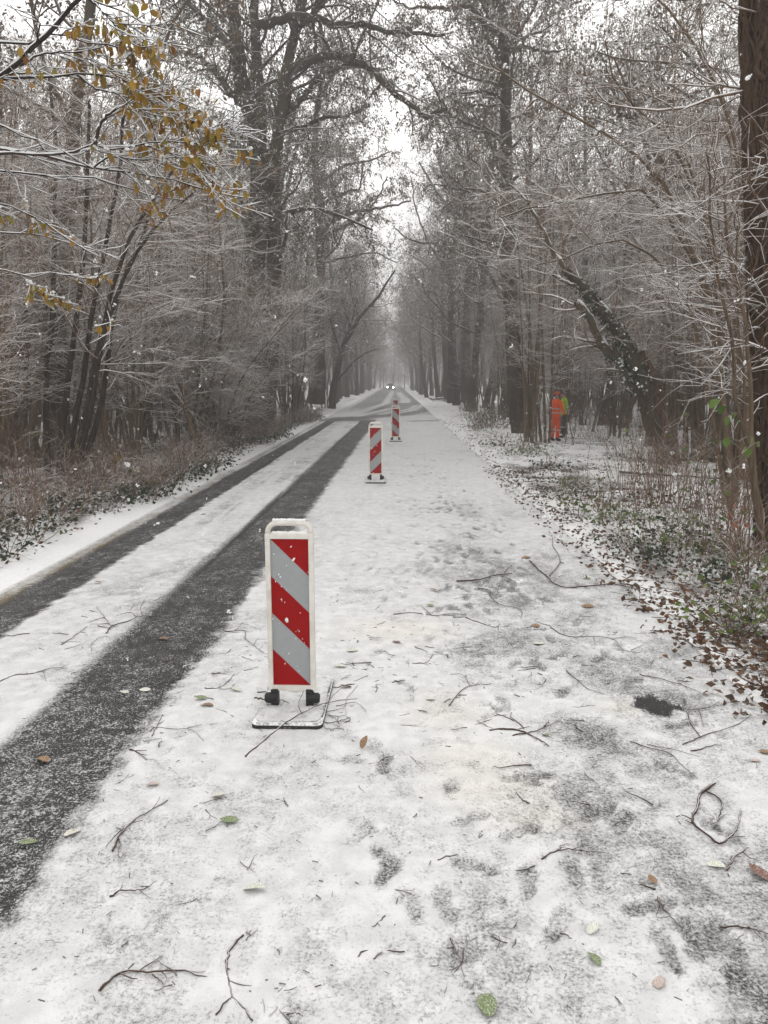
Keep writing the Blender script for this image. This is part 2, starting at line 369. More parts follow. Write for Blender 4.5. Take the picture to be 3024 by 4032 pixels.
def snow_ground_mat(name, litter=False):
    m, t, b = newmat(name)
    tc = t.nodes.new('ShaderNodeTexCoord'); V = tc.outputs['Object']
    a = t.nodes.new('ShaderNodeAttribute'); a.attribute_name = 'snow'
    n1 = noise(t, V, 70, 3, .65); n2 = noise(t, V, 260, 2, .6); n3 = noise(t, V, 16, 3)
    k = mathn(t, 'ADD', mathn(t, 'MULTIPLY', mathn(t, 'SUBTRACT', n1, .5), 1.05), mathn(t, 'MULTIPLY', mathn(t, 'SUBTRACT', n2, .5), .75))
    k = mathn(t, 'ADD', k, mathn(t, 'MULTIPLY', mathn(t, 'SUBTRACT', n3, .5), .35))
    sk_ = mathn(t, 'ADD', a.outputs['Fac'], k)
    msk = smooth(t, sk_, .12 if not litter else .28, .74 if not litter else .66)
    if not litter:      # driven-off asphalt keeps separate flecks, lying snow thins out gradually
        w_ = smooth(t, a.outputs['Fac'], .22, .42); fl = smooth(t, mathn(t, 'ADD', a.outputs['Fac'], mathn(t, 'MULTIPLY', k, 1.5)), .26, .48)
        mx = t.nodes.new('ShaderNodeMix'); t.links.new(w_, mx.inputs['Factor']); t.links.new(fl, mx.inputs['A']); t.links.new(msk, mx.inputs['B']); msk = mx.outputs['Result']
    if litter:
        base = mixc(t, smooth(t, noise(t, V, 28, 4, .7), .4, .65), (.028, .018, .013), (.10, .055, .032))
        col = mixc(t, smooth(t, noise(t, V, 3, 3), .55, .7), base, (.05, .05, .025))
        snowc = mixc(t, smooth(t, n3, .4, .7), (.80, .805, .81), (.86, .865, .87))
    else:
        mud = t.nodes.new('ShaderNodeAttribute'); mud.attribute_name = 'mud'; saw = t.nodes.new('ShaderNodeAttribute'); saw.attribute_name = 'saw'
        base = mixc(t, smooth(t, n2, .4, .65), (.020, .020, .021), (.052, .051, .050))
        col = mixc(t, mud.outputs['Fac'], base, (.17, .135, .085))
        snowc = mixc(t, smooth(t, noise(t, V, 7, 4, .65), .35, .68), (.62, .626, .632), (.75, .754, .758))
        snowc = mixc(t, mathn(t, 'MULTIPLY', saw.outputs['Fac'], .17, clamp=True), snowc, (.80, .66, .42))
        msk = mathn(t, 'MULTIPLY', msk, .97)
    t.links.new(mixc(t, msk, col, snowc), b.inputs['Base Color'])
    rgh = t.nodes.new('ShaderNodeMapRange'); t.links.new(msk, rgh.inputs['Value']); rgh.inputs['To Min'].default_value = .55 if not litter else .9; rgh.inputs['To Max'].default_value = .9
    t.links.new(rgh.outputs[0], b.inputs['Roughness']); b.inputs['Specular IOR Level'].default_value = .14
    bump(t, b, mathn(t, 'ADD', mathn(t, 'MULTIPLY', msk, .6), mathn(t, 'MULTIPLY', n1, .8)), .55, .012)
    return m
M['road'] = snow_ground_mat('snowy_asphalt'); M['floor'] = snow_ground_mat('snowy_forest_floor', True)
rx = np.concatenate([np.linspace(RL - .2, -2.7, 50)[:-1], np.linspace(-2.7, RR + .3, 215)])
ry = graded(.6, 420, .016, .0072, 4.0)
road = link('road', grid_mesh('road', rx, ry, road_z, M['road'], road_attrs)); tag(road, kind='structure')
def ground_attrs(X, Y):
    e = np.where(X < 0, RL - X, X - RR)         # distance outside the road
    big = fbm(X * .5 + 9, Y * .4, 4, 101); mid = fbm(X * 2.3, Y * 2.0, 4, 111)
    s = .52 + .5 * (big - .5) + .7 * (mid - .5)
    left = X < 0
    s = np.where(left, s + .42 * (1 - sstep(.35, .95, e)) - .05 * sstep(1, 2, e), s)
    litt = np.exp(-((Y - 5.2) / 2.2) ** 2) * sstep(.05, .5, e + .7 * (mid - .5)) * (1 - sstep(1.6, 2.6, e))
    s = np.where(left, s, s + .30 * (1 - sstep(.1, .8, e + .5 * (mid - .5))) - .30 * litt - .04 * sstep(.3, .8, e) * (1 - sstep(2.2, 3.5, e)) + .10)
    s = s + .14 * sstep(14, 40, Y)
    return {'snow': np.clip(s, 0, 1.2), '_mid': mid, '_big': big, '_e': e}
def ground_z(X, Y, A):
    e = A['_e']
    z = np.where(e < .0, -.10, -.02) + sstep(.1, 1.2, e) * (.09 * (A['_mid'] - .35) + .25 * (A['_big'] - .45)) + .02 * np.clip(A['snow'], 0, 1) * sstep(0, .3, e)
    z = np.where(e < 0, -.10, z) 
    return z
gx = np.concatenate([[-700, -420, -260, -160, -100, -70, -52], np.linspace(-42, -9.4, 56), np.linspace(-9.1, RL - .03, 80), np.linspace(-3.9, 2.1, 4), np.linspace(RR - .05, 7.4, 120), np.linspace(7.6, 42, 56), [52, 70, 100, 160, 260, 420, 700]])
gy = np.concatenate([[-300, -150, -70, -30, -12, -4, 0], graded(1.0, 60, .036, .0085, .6), graded(61, 420, 1.2, .02, 6), [470, 560, 700, 900, 1200]])
ground = link('ground', grid_mesh('ground', gx, gy, ground_z, M['floor'], ground_attrs)); tag(ground, kind='structure')
def gz(x, y):
    a = ground_attrs(np.array([[x]], float), np.array([[y]], float)); return float(ground_z(np.array([[x]], float), np.array([[y]], float), a)[0, 0])

# ------------------------------------------------------------------ tree kinds (one of each built, then copied)
def stem_path(base, top, K, bend, rg):
    base = np.asarray(base, float); top = np.asarray(top, float); t = np.linspace(0, 1, K)[:, None]
    p = base * (1 - t) + top * t
    p += np.sin(t * math.pi) * rg.normal(size=3) * bend * np.array([1, 1, .2]) + np.cumsum(rg.normal(size=(K, 3)) * bend * .12 * np.array([1, 1, 0]), 0)
    p[0] = base
    return p
def make_oak(seed, H=19, r=.34, leaves=9000, leafsize=.13, lmat='oak_leaf', crown0=.3, twigs=(9, 5, 6), arch=None):
    rg = np.random.default_rng(seed)
    root = empty('oak_tree')
    K = 14; tr = stem_path((0, 0, -.3), (rg.normal() * 1.0, rg.normal() * 1.0, H), K, .45, rg)
    R = r * (1 - .78 * np.linspace(0, 1, K) ** 1.1); R[0] *= 1.45; R[1] *= 1.08
    T = Tubes(); T.add(tr, R, 12); link('trunk', T.mesh('oak_trunk', M['oak_bark']), root)
    L1, R1 = grow(tr[None], R[None], 17, (5.0, 8.0), (45, 80), 9, crown0, .98, .12, .2, .42, .03, .8, .3, .02, .45, rg)
    L2, R2 = grow(L1, R1, twigs[0], (1.6, 3.4), (30, 75), 6, .2, 1, .06, .22, .55, .014, 1, .35, 0, .4, rg)
    L3, R3 = grow(L2, R2, twigs[1], (.6, 1.5), (25, 70), 5, .15, 1, .03, .22, .5, .008, 1, .5, 0, .3, rg)
    L4, R4 = grow(L3, R3, twigs[2] // 2, (.25, .7), (25, 70), 3, .2, 1, 0, .25, .6, .006, 1, .6, 0, .2, rg)
    B = Tubes(); B.add(L1, R1, 7); B.add(L2, R2, 4); B.add(L3, R3, 3); B.add(L4, R4, 3)
    tag(link('crown', B.mesh('oak_crown', M['twig_oak']), root), kind='stuff')
    if leaves:
        src = L4.reshape(-1, 3); pk = src[rg.integers(0, len(src), leaves)] + rg.normal(size=(leaves, 3)) * .08
        d = rg.normal(size=(leaves, 3)) * .7; d[:, 2] -= .8
        tag(link('foliage', leafmesh('oak_foliage', pk, d, leafsize, M[lmat], rg, .55), root), kind='stuff')
    return root
def make_coppice(seed, n=7, H=(5, 8), spread=1.5, r=(.03, .06), barkm='smooth_bark', tw=(15, 7, 3), leaves=0, lmat='olive_leaf', lean=(0, 0), name='coppice_shrub', twm='twig', tl=(.8, 2.2)):
    rg = np.random.default_rng(seed); root = empty(name)
    P = []; R = []
    for i in range(n):
        a = rg.random() * 6.28; q = rg.random() ** .6; h = rg.uniform(*H)
        p = stem_path((.22 * math.cos(a) * q, .22 * math.sin(a) * q, -.15), (spread * q * math.cos(a) + lean[0] * h, spread * q * math.sin(a) + lean[1] * h, h), 10, .3, rg)
        rr = rg.uniform(*r) * (1 - .8 * np.linspace(0, 1, 10)); rr[0] *= 1.2
        P.append(p); R.append(rr)
        T = Tubes(); T.add(p, rr, 8); link('stem', T.mesh('coppice_stem', M[barkm]), root)
    P = np.array(P); R = np.array(R)
    L1, R1 = grow(P, R, tw[0], tl, (30, 75), 8, .27, 1, .12, .22, .5, .007, .75, .3, .03, .35, rg)
    L2, R2 = grow(L1, R1, tw[1], (.35, 1.0), (25, 60), 5, .15, 1, .05, .2, .6, .005, .7, .5, .02, .3, rg)
    L3, R3 = grow(L2, R2, tw[2], (.15, .45), (25, 60), 3, .2, 1, .03, .2, .7, .004, .8, .6, 0, .2, rg)
    B = Tubes(); B.add(L1, R1, 4); B.add(L2, R2, 3); B.add(L3, R3, 3)
    tag(link('crown', B.mesh('coppice_crown', M[twm]), root), kind='stuff')
    if leaves:
        src = np.concatenate([L3.reshape(-1, 3), L2.reshape(-1, 3)]); pk = src[rg.integers(0, len(src), leaves)]
        d = rg.normal(size=(leaves, 3)) * .6; d[:, 2] -= .8
        tag(link('foliage', leafmesh('shrub_foliage', pk, d, .09, M[lmat], rg, .55), root), kind='stuff')
    return root
def make_slender(seed, H=11, r=.08, barkm='smooth_bark', n1=34, leaves=0, lean=.05):
    rg = np.random.default_rng(seed); root = empty('slender_tree')
    K = 14; tr = stem_path((0, 0, -.2), (rg.normal() * lean * H, rg.normal() * lean * H, H), K, .35, rg); R = r * (1 - .85 * np.linspace(0, 1, K)); R[0] *= 1.25
    T = Tubes(); T.add(tr, R, 8); link('trunk', T.mesh('slender_trunk', M[barkm]), root)
    L1, R1 = grow(tr[None], R[None], n1, (1.4, 3.4), (45, 85), 7, .16, 1, .08, .16, .36, .010, .6, .35, .01, .45, rg)
    L2, R2 = grow(L1, R1, 8, (.4, 1.3), (25, 65), 5, .15, 1, .04, .2, .55, .006, .7, .5, .01, .35, rg)
    L3, R3 = grow(L2, R2, 5, (.2, .6), (25, 60), 3, .2, 1, .02, .2, .7, .0045, .8, .6, 0, .2, rg)
    B = Tubes(); B.add(L1, R1, 4); B.add(L2, R2, 3); B.add(L3, R3, 3)
    tag(link('crown', B.mesh('slender_crown', M['twig']), root), kind='stuff')
    if leaves:
        src = L3.reshape(-1, 3); pk = src[rg.integers(0, len(src), leaves)]; d = rg.normal(size=(leaves, 3)) * .6; d[:, 2] -= .7
        tag(link('foliage', leafmesh('slender_foliage', pk, d, .08, M['oak_leaf'], rg, .55), root), kind='stuff')
    return root
def make_brush(seed, n=16, H=(.5, 1.3), spread=.7, leaves=14, lmat='green_leaf', lsize=.08, ground=60, gm='ivy_leaf'):
    """low undergrowth: thin stems, a few hanging leaves, a skirt of ground leaves"""
    rg = np.random.default_rng(seed); root = empty('undergrowth_bush')
    P = []; R = []
    for i in range(n):
        a = rg.random() * 6.28; q = rg.random() ** .5; h = rg.uniform(*H); b = spread * q * np.array([math.cos(a), math.sin(a)])
        P.append(stem_path((b[0] * .7, b[1] * .7, -.05), (b[0] * 1.2 + rg.normal() * .15, b[1] * 1.2 + rg.normal() * .15, h), 6, .08, rg)); R.append(.0065 * np.linspace(1, .5, 6))
    P = np.array(P); R = np.array(R)
    L1, R1 = grow(P, R, 5, (.15, .5), (25, 60), 4, .3, 1, .05, .2, .7, .003, 1, .6, 0, .3, rg)
    B = Tubes(); B.add(P, R, 4); B.add(L1, R1, 3)
    tag(link('stems_and_twigs', B.mesh('brush_stems', M['debris_stem']), root), kind='stuff')
    if leaves:
        src = L1.reshape(-1, 3); pk = src[rg.integers(0, len(src), leaves)]; d = rg.normal(size=(leaves, 3)) * .7; d[:, 2] -= .4
        tag(link('foliage', leafmesh('brush_foliage', pk, d, lsize, M[lmat], rg, .8), root), kind='stuff')
    if ground:
        a = rg.random(ground) * 6.28; q = spread * 1.3 * np.sqrt(rg.random(ground)); pk = np.stack([q * np.cos(a), q * np.sin(a), rg.uniform(.02, .22, ground)], 1)
        d = rg.normal(size=(ground, 3)); d[:, 2] *= .35
        tag(link('ground_leaves', leafmesh('brush_skirt', pk, d, .075, M[gm], rg, .8), root), kind='stuff')
    return root
M['debris_stem'] = bark('bramble_stem', (.09, .052, .034), (.19, .12, .08), .35, .8, .3, 14, stretch=(1, 1, 1), bmp=0)

def scatter(protos, spots, label, cat, group, labels=None, s=(.85, 1.15), zoff=0.0):
    used = set()
    for k, (x, y) in enumerate(spots):
        i = int(rng.integers(0, len(protos))); p = protos[i]
        o = p if i not in used else copy_tree(p); used.add(i)
        f = rng.uniform(*s); o.location = (x, y, gz(x, y) + zoff); o.rotation_euler = (0, 0, rng.random() * 6.28); o.scale = (f, f, f * rng.uniform(.9, 1.1))
        tag(o, (labels(x, y) if labels else label), cat, group)
    for i, p in enumerate(protos):
        if i not in used:
            for c in list(p.children): bpy.data.objects.remove(c)
            bpy.data.objects.remove(p)
def spots(n, xr, yr, mind, rg, keep=None, tries=40):
    out = []
    for _ in range(n * tries):
        y = yr[0] + (yr[1] - yr[0]) * rg.random() ** 1.15; x = rg.uniform(*(xr(y) if callable(xr) else xr))
        if keep is not None and not keep(x, y): continue
        if all((x - a) ** 2 + (y - b) ** 2 > mind * mind for a, b in out): out.append((x, y))
        if len(out) >= n: break
    return out
rg = np.random.default_rng(77)
ORD = ['nearest', 'second nearest', 'third nearest', 'fourth nearest', 'fifth nearest', 'sixth nearest', 'seventh nearest', 'eighth nearest', 'ninth nearest', 'tenth nearest', 'eleventh nearest', 'twelfth nearest']
def ranked(pts, n, near, rest):
    """own labels for the n things nearest the camera, one shared label for the others"""
    od = {p: k for k, p in enumerate(sorted(pts, key=lambda p: p[0] ** 2 + p[1] ** 2))}
    return lambda x, y: near.format(ORD[od[(x, y)]]) if od[(x, y)] < n else rest
vis = lambda x, y: abs(x + .014 * y) < .53 * y + 2.5
clearL = lambda x, y: vis(x, y) and not (y < 15.0) 
# left wood
L_cop = spots(80, lambda y: (max(-.53 * y - 2, -30), -5.4), (12.5, 75), 1.7, rg, vis)
R_cop = spots(84, lambda y: (5.6, min(.53 * y + 2, 30)), (15, 80), 1.7, rg, lambda x, y: vis(x, y) and not (y < 32 and abs(x - 6.3 * y / 29) < 1.3) and not (y < 24.5 and x < .405 * y))
scatter([make_coppice(100 + i, n=5 + i, leaves=(0, 0, 250)[i % 3]) for i in range(3)], L_cop, '', 'shrub', 'coppice shrubs in the left wood', ranked(L_cop, 12, '{} of the snow-dusted many-stemmed shrubs in the wood left of the road', 'snow-dusted many-stemmed shrub deeper in the wood left of the road'))
scatter([make_coppice(200 + i, n=6 + i, H=(5, 9), spread=1.2, barkm='brown_bark', leaves=(60, 0, 0, 0)[i]) for i in range(3)], R_cop, '', 'shrub', 'coppice shrubs in the right wood', ranked(R_cop, 12, '{} of the snow-dusted many-stemmed hazels in the wood right of the road', 'snow-dusted many-stemmed hazel deeper in the wood right of the road'))
L_sl = spots(110, lambda y: (max(-.53 * y - 2, -45), -6.5), (16, 120), 1.8, rg, vis)
R_sl = spots(115, lambda y: (7.2, min(.53 * y + 2, 45)), (18, 120), 1.8, rg, lambda x, y: vis(x, y) and not (y < 32 and abs(x - 6.3 * y / 29) < 1.3) and not (y < 24 and x < .405 * y))
scatter([make_slender(300 + i, 8 + 1.5 * i, .05 + .015 * i, leaves=(0, 1200)[i % 2]) for i in range(3)], L_sl, '', 'tree', 'slender trees in the left wood', ranked(L_sl, 12, '{} of the slender bare trees with snowy twigs left of the road', 'slender bare tree with snowy twigs deeper in the left wood'))
scatter([make_slender(320 + i, 9 + 1.5 * i, .05 + .015 * i, 'brown_bark', leaves=(0, 600)[i % 2]) for i in range(3)], R_sl, '', 'tree', 'slender trees in the right wood', ranked(R_sl, 12, '{} of the slender bare trees with snowy twigs right of the road', 'slender bare tree with snowy twigs deeper in the right wood'))
def rows(side):
    out = []
    for y in np.arange(46, 240, 6.5):
        out.append((side * (rg.uniform(6.2, 8.5) - 1.3 * (y > 75)) - .8, y + rg.uniform(-2, 2)))
        out.append((side * rg.uniform(11, 17) - .8, y + rg.uniform(-3, 3)))
        if y < 160: out.append((side * rg.uniform(19, 30) - .8, y + rg.uniform(-3, 3)))
    return out
oakp = [make_oak(400 + i, 17 + 1.5 * i, .26 + .04 * i, leaves=(9000, 5000, 11000)[i], lmat=('oak_leaf', 'olive_leaf', 'olive_leaf')[i]) for i in range(2)]
oakq = [make_oak(420 + i, 17 + 1.5 * i, .26 + .04 * i, leaves=(8000, 4500, 9000)[i]) for i in range(2)]
rwl = rows(-1) + [(-12.5, 25), (-17, 33), (-22, 41), (-15, 44), (-9.5, 21.5)]; scatter(oakp, rwl, '', 'tree', 'tall oaks left of the road', ranked(rwl, 12, '{} of the tall brown-leaved oaks left of the road, the twin-trunked one aside', 'tall oak fading into haze along the left of the road'))
rwr = rows(1) + [(11.5, 25), (15.5, 31), (20, 38), (10.5, 39), (14.5, 24)]; scatter(oakq, rwr, '', 'tree', 'tall oaks right of the road', ranked(rwr, 12, '{} of the tall brown-leaved oaks standing back from the road on the right', 'tall oak fading into haze along the right of the road'))
scatter([make_coppice(700 + i, 9, (6, 9), 2.0, leaves=5200, tw=(14, 6, 3)) for i in range(1)], [(-6.3, 28.5), (-7.0, 37), (-6.2, 44), (-6.6, 52)], '', 'shrub', 'brown-leaved hornbeams at the left verge', ranked([(-6.3, 28.5), (-7.0, 37), (-6.2, 44), (-6.6, 52)], 4, '{} of the hornbeams still full of brown leaves at the left verge', ''))
far = [(rg.uniform(-14, 14), 218 + 70 * rg.random()) for k in range(48)]
scatter([make_slender(340 + i, 12 + 3 * i, (.07, .15, .1)[i], n1=50) for i in range(2)], far, 'pale hazy tree closing the far end of the road', 'tree', 'hazy trees at the far end of the road')


# ------------------------------------------------------------------ single trees of the foreground
Z1 = zoom(0, 0, 1.508); Z2 = zoom(900, 0, 1.508); Z3 = zoom(1924, 0, 1.508); Z4 = zoom(0, 1000, 1.508); Z6 = zoom(1924, 1000, 1.508); ZL = zoom(0, 1500, 1.36); ZM = zoom(850, 700, 2.212); ZR = zoom(1650, 700, 2.01); ZS = zoom(0, 0, 1.0)
def limb_part(root, name, pts, r0, r1, mat, S=10, K=None, jit=0.0, pw=1.0, rg=rng, label=None):
    K = K or max(8, len(pts) * 4); p = resample(pts, K)
    if jit: p[1:] += rg.normal(size=(K - 1, 3)) * jit
    r = r0 + (r1 - r0) * np.linspace(0, 1, K) ** pw
    loc = np.array(root.location); T = Tubes(); T.add(p - loc, r, S)
    o = link(name, T.mesh(name, M[mat]), root)
    if label: o['label'] = label
    return p, r
def stack(paths, K=16): return np.array([resample(p, K) for p, r in paths]), np.array([np.interp(np.linspace(0, 1, K), np.linspace(0, 1, len(r)), r) for p, r in paths])
def snow_ridges(T, P, R, rg, f=.75, hmin=.35):
    """lumpy snow lying along the upper side of branches"""
    up = np.array([0, 0, 1.0])
    t = P[:, -1] - P[:, 0]; flat = np.hypot(t[:, 0], t[:, 1]) / (np.linalg.norm(t, axis=1) + 1e-9) > hmin
    P = P[flat]; R = R[flat]
    if P.shape[0] > 60: sub = np.unique(np.linspace(0, P.shape[1] - 1, max(4, P.shape[1] * 2 // 3)).astype(int)); P = P[:, sub]; R = R[:, sub]
    rr = np.maximum(R * f, .0034) * rg.uniform(.6, 1.35, R.shape)
    rr[:, 0] *= .5; rr[:, -1] *= .4
    T.add(P + up * (R * .75 + rr * .35)[..., None], rr, 5 if P.shape[0] < 60 else 3)

def big_oak(name, label, trunks, limbs, n2, n3, leaves, lmat, root_xy, extra=None, mat='oak_bark', seed=1, lsize=.12):
    rg = np.random.default_rng(seed)
    root = empty(name, (root_xy[0], root_xy[1], gz(*root_xy)), 0, label, 'tree'); loc = np.array(root.location)
    tp = [limb_part(root, 'trunk', p, r0, r1, mat, 14, None, .02, .8, rg) for p, r0, r1 in trunks]
    lp = [limb_part(root, 'limb', p, r0, r1, mat, 9, None, .03, .9, rg) for p, r0, r1 in limbs]
    P, R = stack(tp); PL, RLm = stack(lp) if lp else (P[:0], R[:0])
    L1, R1 = grow(P, R, n2[0], (3.0, 6.5), (40, 80), 8, .35, 1, .1, .22, .35, .025, .9, .3, .01, .35, rg)
    A = np.concatenate([L1]); 
    L2a, R2a = grow(L1, R1, n2[1], (1.2, 2.8), (30, 75), 6, .15, 1, .05, .22, .55, .013, 1, .4, 0, .35, rg)
    L2b, R2b = grow(PL, RLm, n2[2], (1.2, 3.2), (30, 80), 6, .12, 1, .10, .22, .45, .014, 1, .4, 0, .3, rg) if len(PL) else (L2a[:0], R2a[:0])
    L2 = np.concatenate([L2a, L2b]); R2 = np.concatenate([R2a, R2b])
    L3, R3 = grow(L2, R2, n3[0], (.5, 1.4), (25, 70), 5, .15, 1, .03, .24, .5, .008, 1, .5, 0, .3, rg)
    L4, R4 = grow(L3, R3, n3[1], (.2, .6), (25, 70), 3, .2, 1, 0, .25, .6, .006, 1, .6, 0, .2, rg)
    B = Tubes()
    for a, b, S in ((L1, R1, 6), (L2, R2, 3), (L3[:, ::2], R3[:, ::2], 3), (L4, R4, 3)): B.add(a - loc, b, S)
    tag(link('crown', B.mesh('crown', M['twig_oak']), root), kind='stuff')
    if leaves:
        src = np.concatenate([L4.reshape(-1, 3), L3[:, 2:].reshape(-1, 3)]); pk = src[rg.integers(0, len(src), leaves)] + rg.normal(size=(leaves, 3)) * .07
        d = rg.normal(size=(leaves, 3)) * .7; d[:, 2] -= .8
        tag(link('foliage', leafmesh('foliage', pk - loc, d, lsize, M[lmat], rg, .55), root), kind='stuff')
    return root
YO = 33.0
lefto = AT(1010, 1700, YO)
big_oak('oak_tree', 'massive twin-trunked dark oak standing left of the road, limbs arching over it', [
    (Z2([(150, 2580), (150, 2000), (155, 1550), (185, 1100), (175, 900), (150, 740), (105, 600), (72, 450), (50, 250), (20, 0), (-10, -300)], YO, .5), .66, .2),
    (Z2([(215, 2560), (265, 1900), (272, 1450), (268, 1100), (290, 850), (320, 600), (360, 350), (420, 100), (450, -80), (470, -400)], YO + .6, -.5), .40, .16),
    (Z2([(185, 950), (190, 700), (165, 350), (160, 0), (190, -300)], YO + .5, .6), .30, .14)],
   [(Z2([(370, 415), (480, 360), (620, 330), (720, 360), (850, 420), (920, 490), (1000, 570), (1100, 630), (1180, 700), (1220, 670), (1290, 645)], YO, -4), .21, .06),
    (Z2([(180, 150), (260, 130), (400, 100), (520, 110), (640, 150), (760, 140), (880, 165), (1020, 200), (1150, 200), (1280, 210)], YO, -3), .19, .05),
    (Z2([(310, 700), (390, 630), (450, 570), (520, 480), (640, 410), (740, 390), (860, 420)], YO + .5, 2), .16, .05),
    (Z2([(100, 620), (20, 560), (-80, 420), (-200, 330), (-330, 300)], YO, -2), .18, .05),
    (Z2([(300, 800), (420, 760), (560, 700), (680, 690), (800, 640)], YO, 3), .11, .04),
    (Z2([(60, 350), (-20, 250), (-120, 150), (-220, 30), (-300, -60)], YO, 1), .15, .05),
    (Z2([(400, 180), (560, 20), (700, -90), (900, -150)], YO, -3), .16, .05)],
   (11, 7, 13), (6, 4), 34000, 'olive_leaf', (lefto[0], YO), seed=21, lsize=.115)
big_oak('oak_tree', 'dark trunk with low snow-lined limbs reaching over the road, behind the twin-trunked oak', [
    (Z2([(540, 2400), (540, 1900), (545, 1500), (530, 1200), (515, 950), (520, 700), (560, 400), (540, 100)], 58), .48, .14)],
   [(Z2([(545, 1240), (600, 1180), (660, 1160), (720, 1130), (770, 1130), (790, 1040), (800, 960)], 57, -2), .15, .04),
    (Z2([(530, 1100), (590, 1050), (700, 980), (850, 950), (960, 900)], 57, -2), .15, .04),
    (Z2([(545, 1400), (600, 1330), (680, 1280), (820, 1250), (980, 1220), (1080, 1190)], 57, -4), .17, .05),
    (Z2([(550, 1460), (580, 1400), (680, 1350), (800, 1280), (880, 1180), (940, 1050)], 58, 0), .15, .04),
    (Z2([(520, 950), (480, 900), (430, 820), (380, 780)], 58, 2), .12, .04),
    (Z2([(550, 560), (640, 430), (740, 390), (800, 330)], 58, -1), .12, .04),
    (Z2([(555, 1560), (700, 1530), (860, 1500), (1000, 1560)], 57, -2), .09, .03)],
   (12, 6, 12), (5, 4), 14000, 'oak_leaf', tuple(AT(1260, 1600, 58)[:2]), seed=22, lsize=.15)
big_oak('oak_tree', 'slim dark tree at the left verge with a steep fork, ivy thick round its foot', [
    (ZM([(1010, 2010), (1030, 1800), (1080, 1600), (1100, 1480), (1150, 1400), (1250, 1220), (1400, 1050), (1560, 800)], 62), .32, .06),
    (ZM([(1085, 1520), (1040, 1380), (1000, 1250), (960, 1050)], 62), .12, .04)],
   [(ZM([(1070, 1760), (1180, 1620), (1300, 1530), (1420, 1490)], 61, -1), .08, .03), (ZM([(1110, 1470), (1190, 1250), (1230, 1040)], 62), .1, .03)],
   (10, 6, 8), (5, 4), 2500, 'oak_leaf', tuple(AT(1307, 1610, 62)[:2]), seed=23, lsize=.14)
ro = AT(2040, 1715, 33)
big_oak('oak_tree', 'tall straight dark oak right of the road, close to the two people', [
    (ZR([(800, 2030), (775, 1850), (760, 1600), (745, 1300), (725, 1000), (715, 700), (705, 400), (700, 100), (690, -300), (680, -700), (660, -1100), (650, -1500)], 33, .5), .38, .17)],
   [(Z2([(1650, 620), (1580, 560), (1500, 545), (1380, 555)], 33, -2), .08, .03),
    (Z2([(1620, 200), (1560, 180), (1500, 110), (1430, 40), (1300, 50), (1150, 40), (1040, 40), (970, -10)], 33, -3), .12, .03),
    (Z2([(1640, 330), (1560, 260), (1530, 180), (1500, 60)], 33, 1), .09, .03),
    (Z3([(110, 300), (220, 280), (330, 310), (460, 290)], 33, 1), .1, .03),
    (Z3([(100, 260), (200, 160), (260, 60), (330, -60)], 33, 2), .1, .03),
    (Z3([(70, 60), (20, -20), (-40, -120)], 33, 0), .1, .04)],
   (26, 7, 11), (6, 4), 22000, 'oak_leaf', (ro[0], 33), seed=24)
big_oak('oak_tree', 'tall tree leaning towards the road in the pair of trunks right of the far beacon', [
    (Z2([(1405, 2390), (1410, 2000), (1420, 1650), (1440, 1400), (1490, 1290), (1430, 1150), (1380, 900), (1310, 720), (1270, 650), (1200, 600)], 66), .42, .06)],
   [(Z2([(1480, 1290), (1560, 1000), (1590, 700), (1600, 400)], 66, 2), .2, .06), (Z2([(1400, 1050), (1330, 900), (1240, 830), (1180, 840)], 66), .08, .03),
    (Z2([(1370, 880), (1330, 800), (1200, 790)], 66), .07, .03)],
   (12, 6, 9), (5, 4), 7000, 'oak_leaf', tuple(AT(1831, 1590, 66)[:2]), seed=25, lsize=.16)
big_oak('oak_tree', 'ivy-clad tree forking low with a snowy limb over the road, left of the pair', [
    (Z2([(1330, 2390), (1325, 1900), (1320, 1650), (1335, 1450), (1350, 1300), (1260, 1180), (1200, 1080), (1130, 960)], 74), .55, .07),
    (Z2([(1340, 1420), (1400, 1250), (1410, 1000), (1430, 800)], 74), .25, .08)],
   [(Z2([(1315, 1560), (1230, 1450), (1140, 1440), (1050, 1410), (990, 1350)], 73, -2), .18, .05), (Z2([(1290, 1600), (1180, 1420), (1100, 1180), (1090, 1050)], 74), .12, .04),
    (Z2([(1310, 1700), (1200, 1600), (1090, 1520), (1000, 1500)], 74), .08, .03)],
   (12, 6, 10), (5, 4), 6000, 'oak_leaf', tuple(AT(1784, 1590, 74)[:2]), seed=26, lsize=.16)

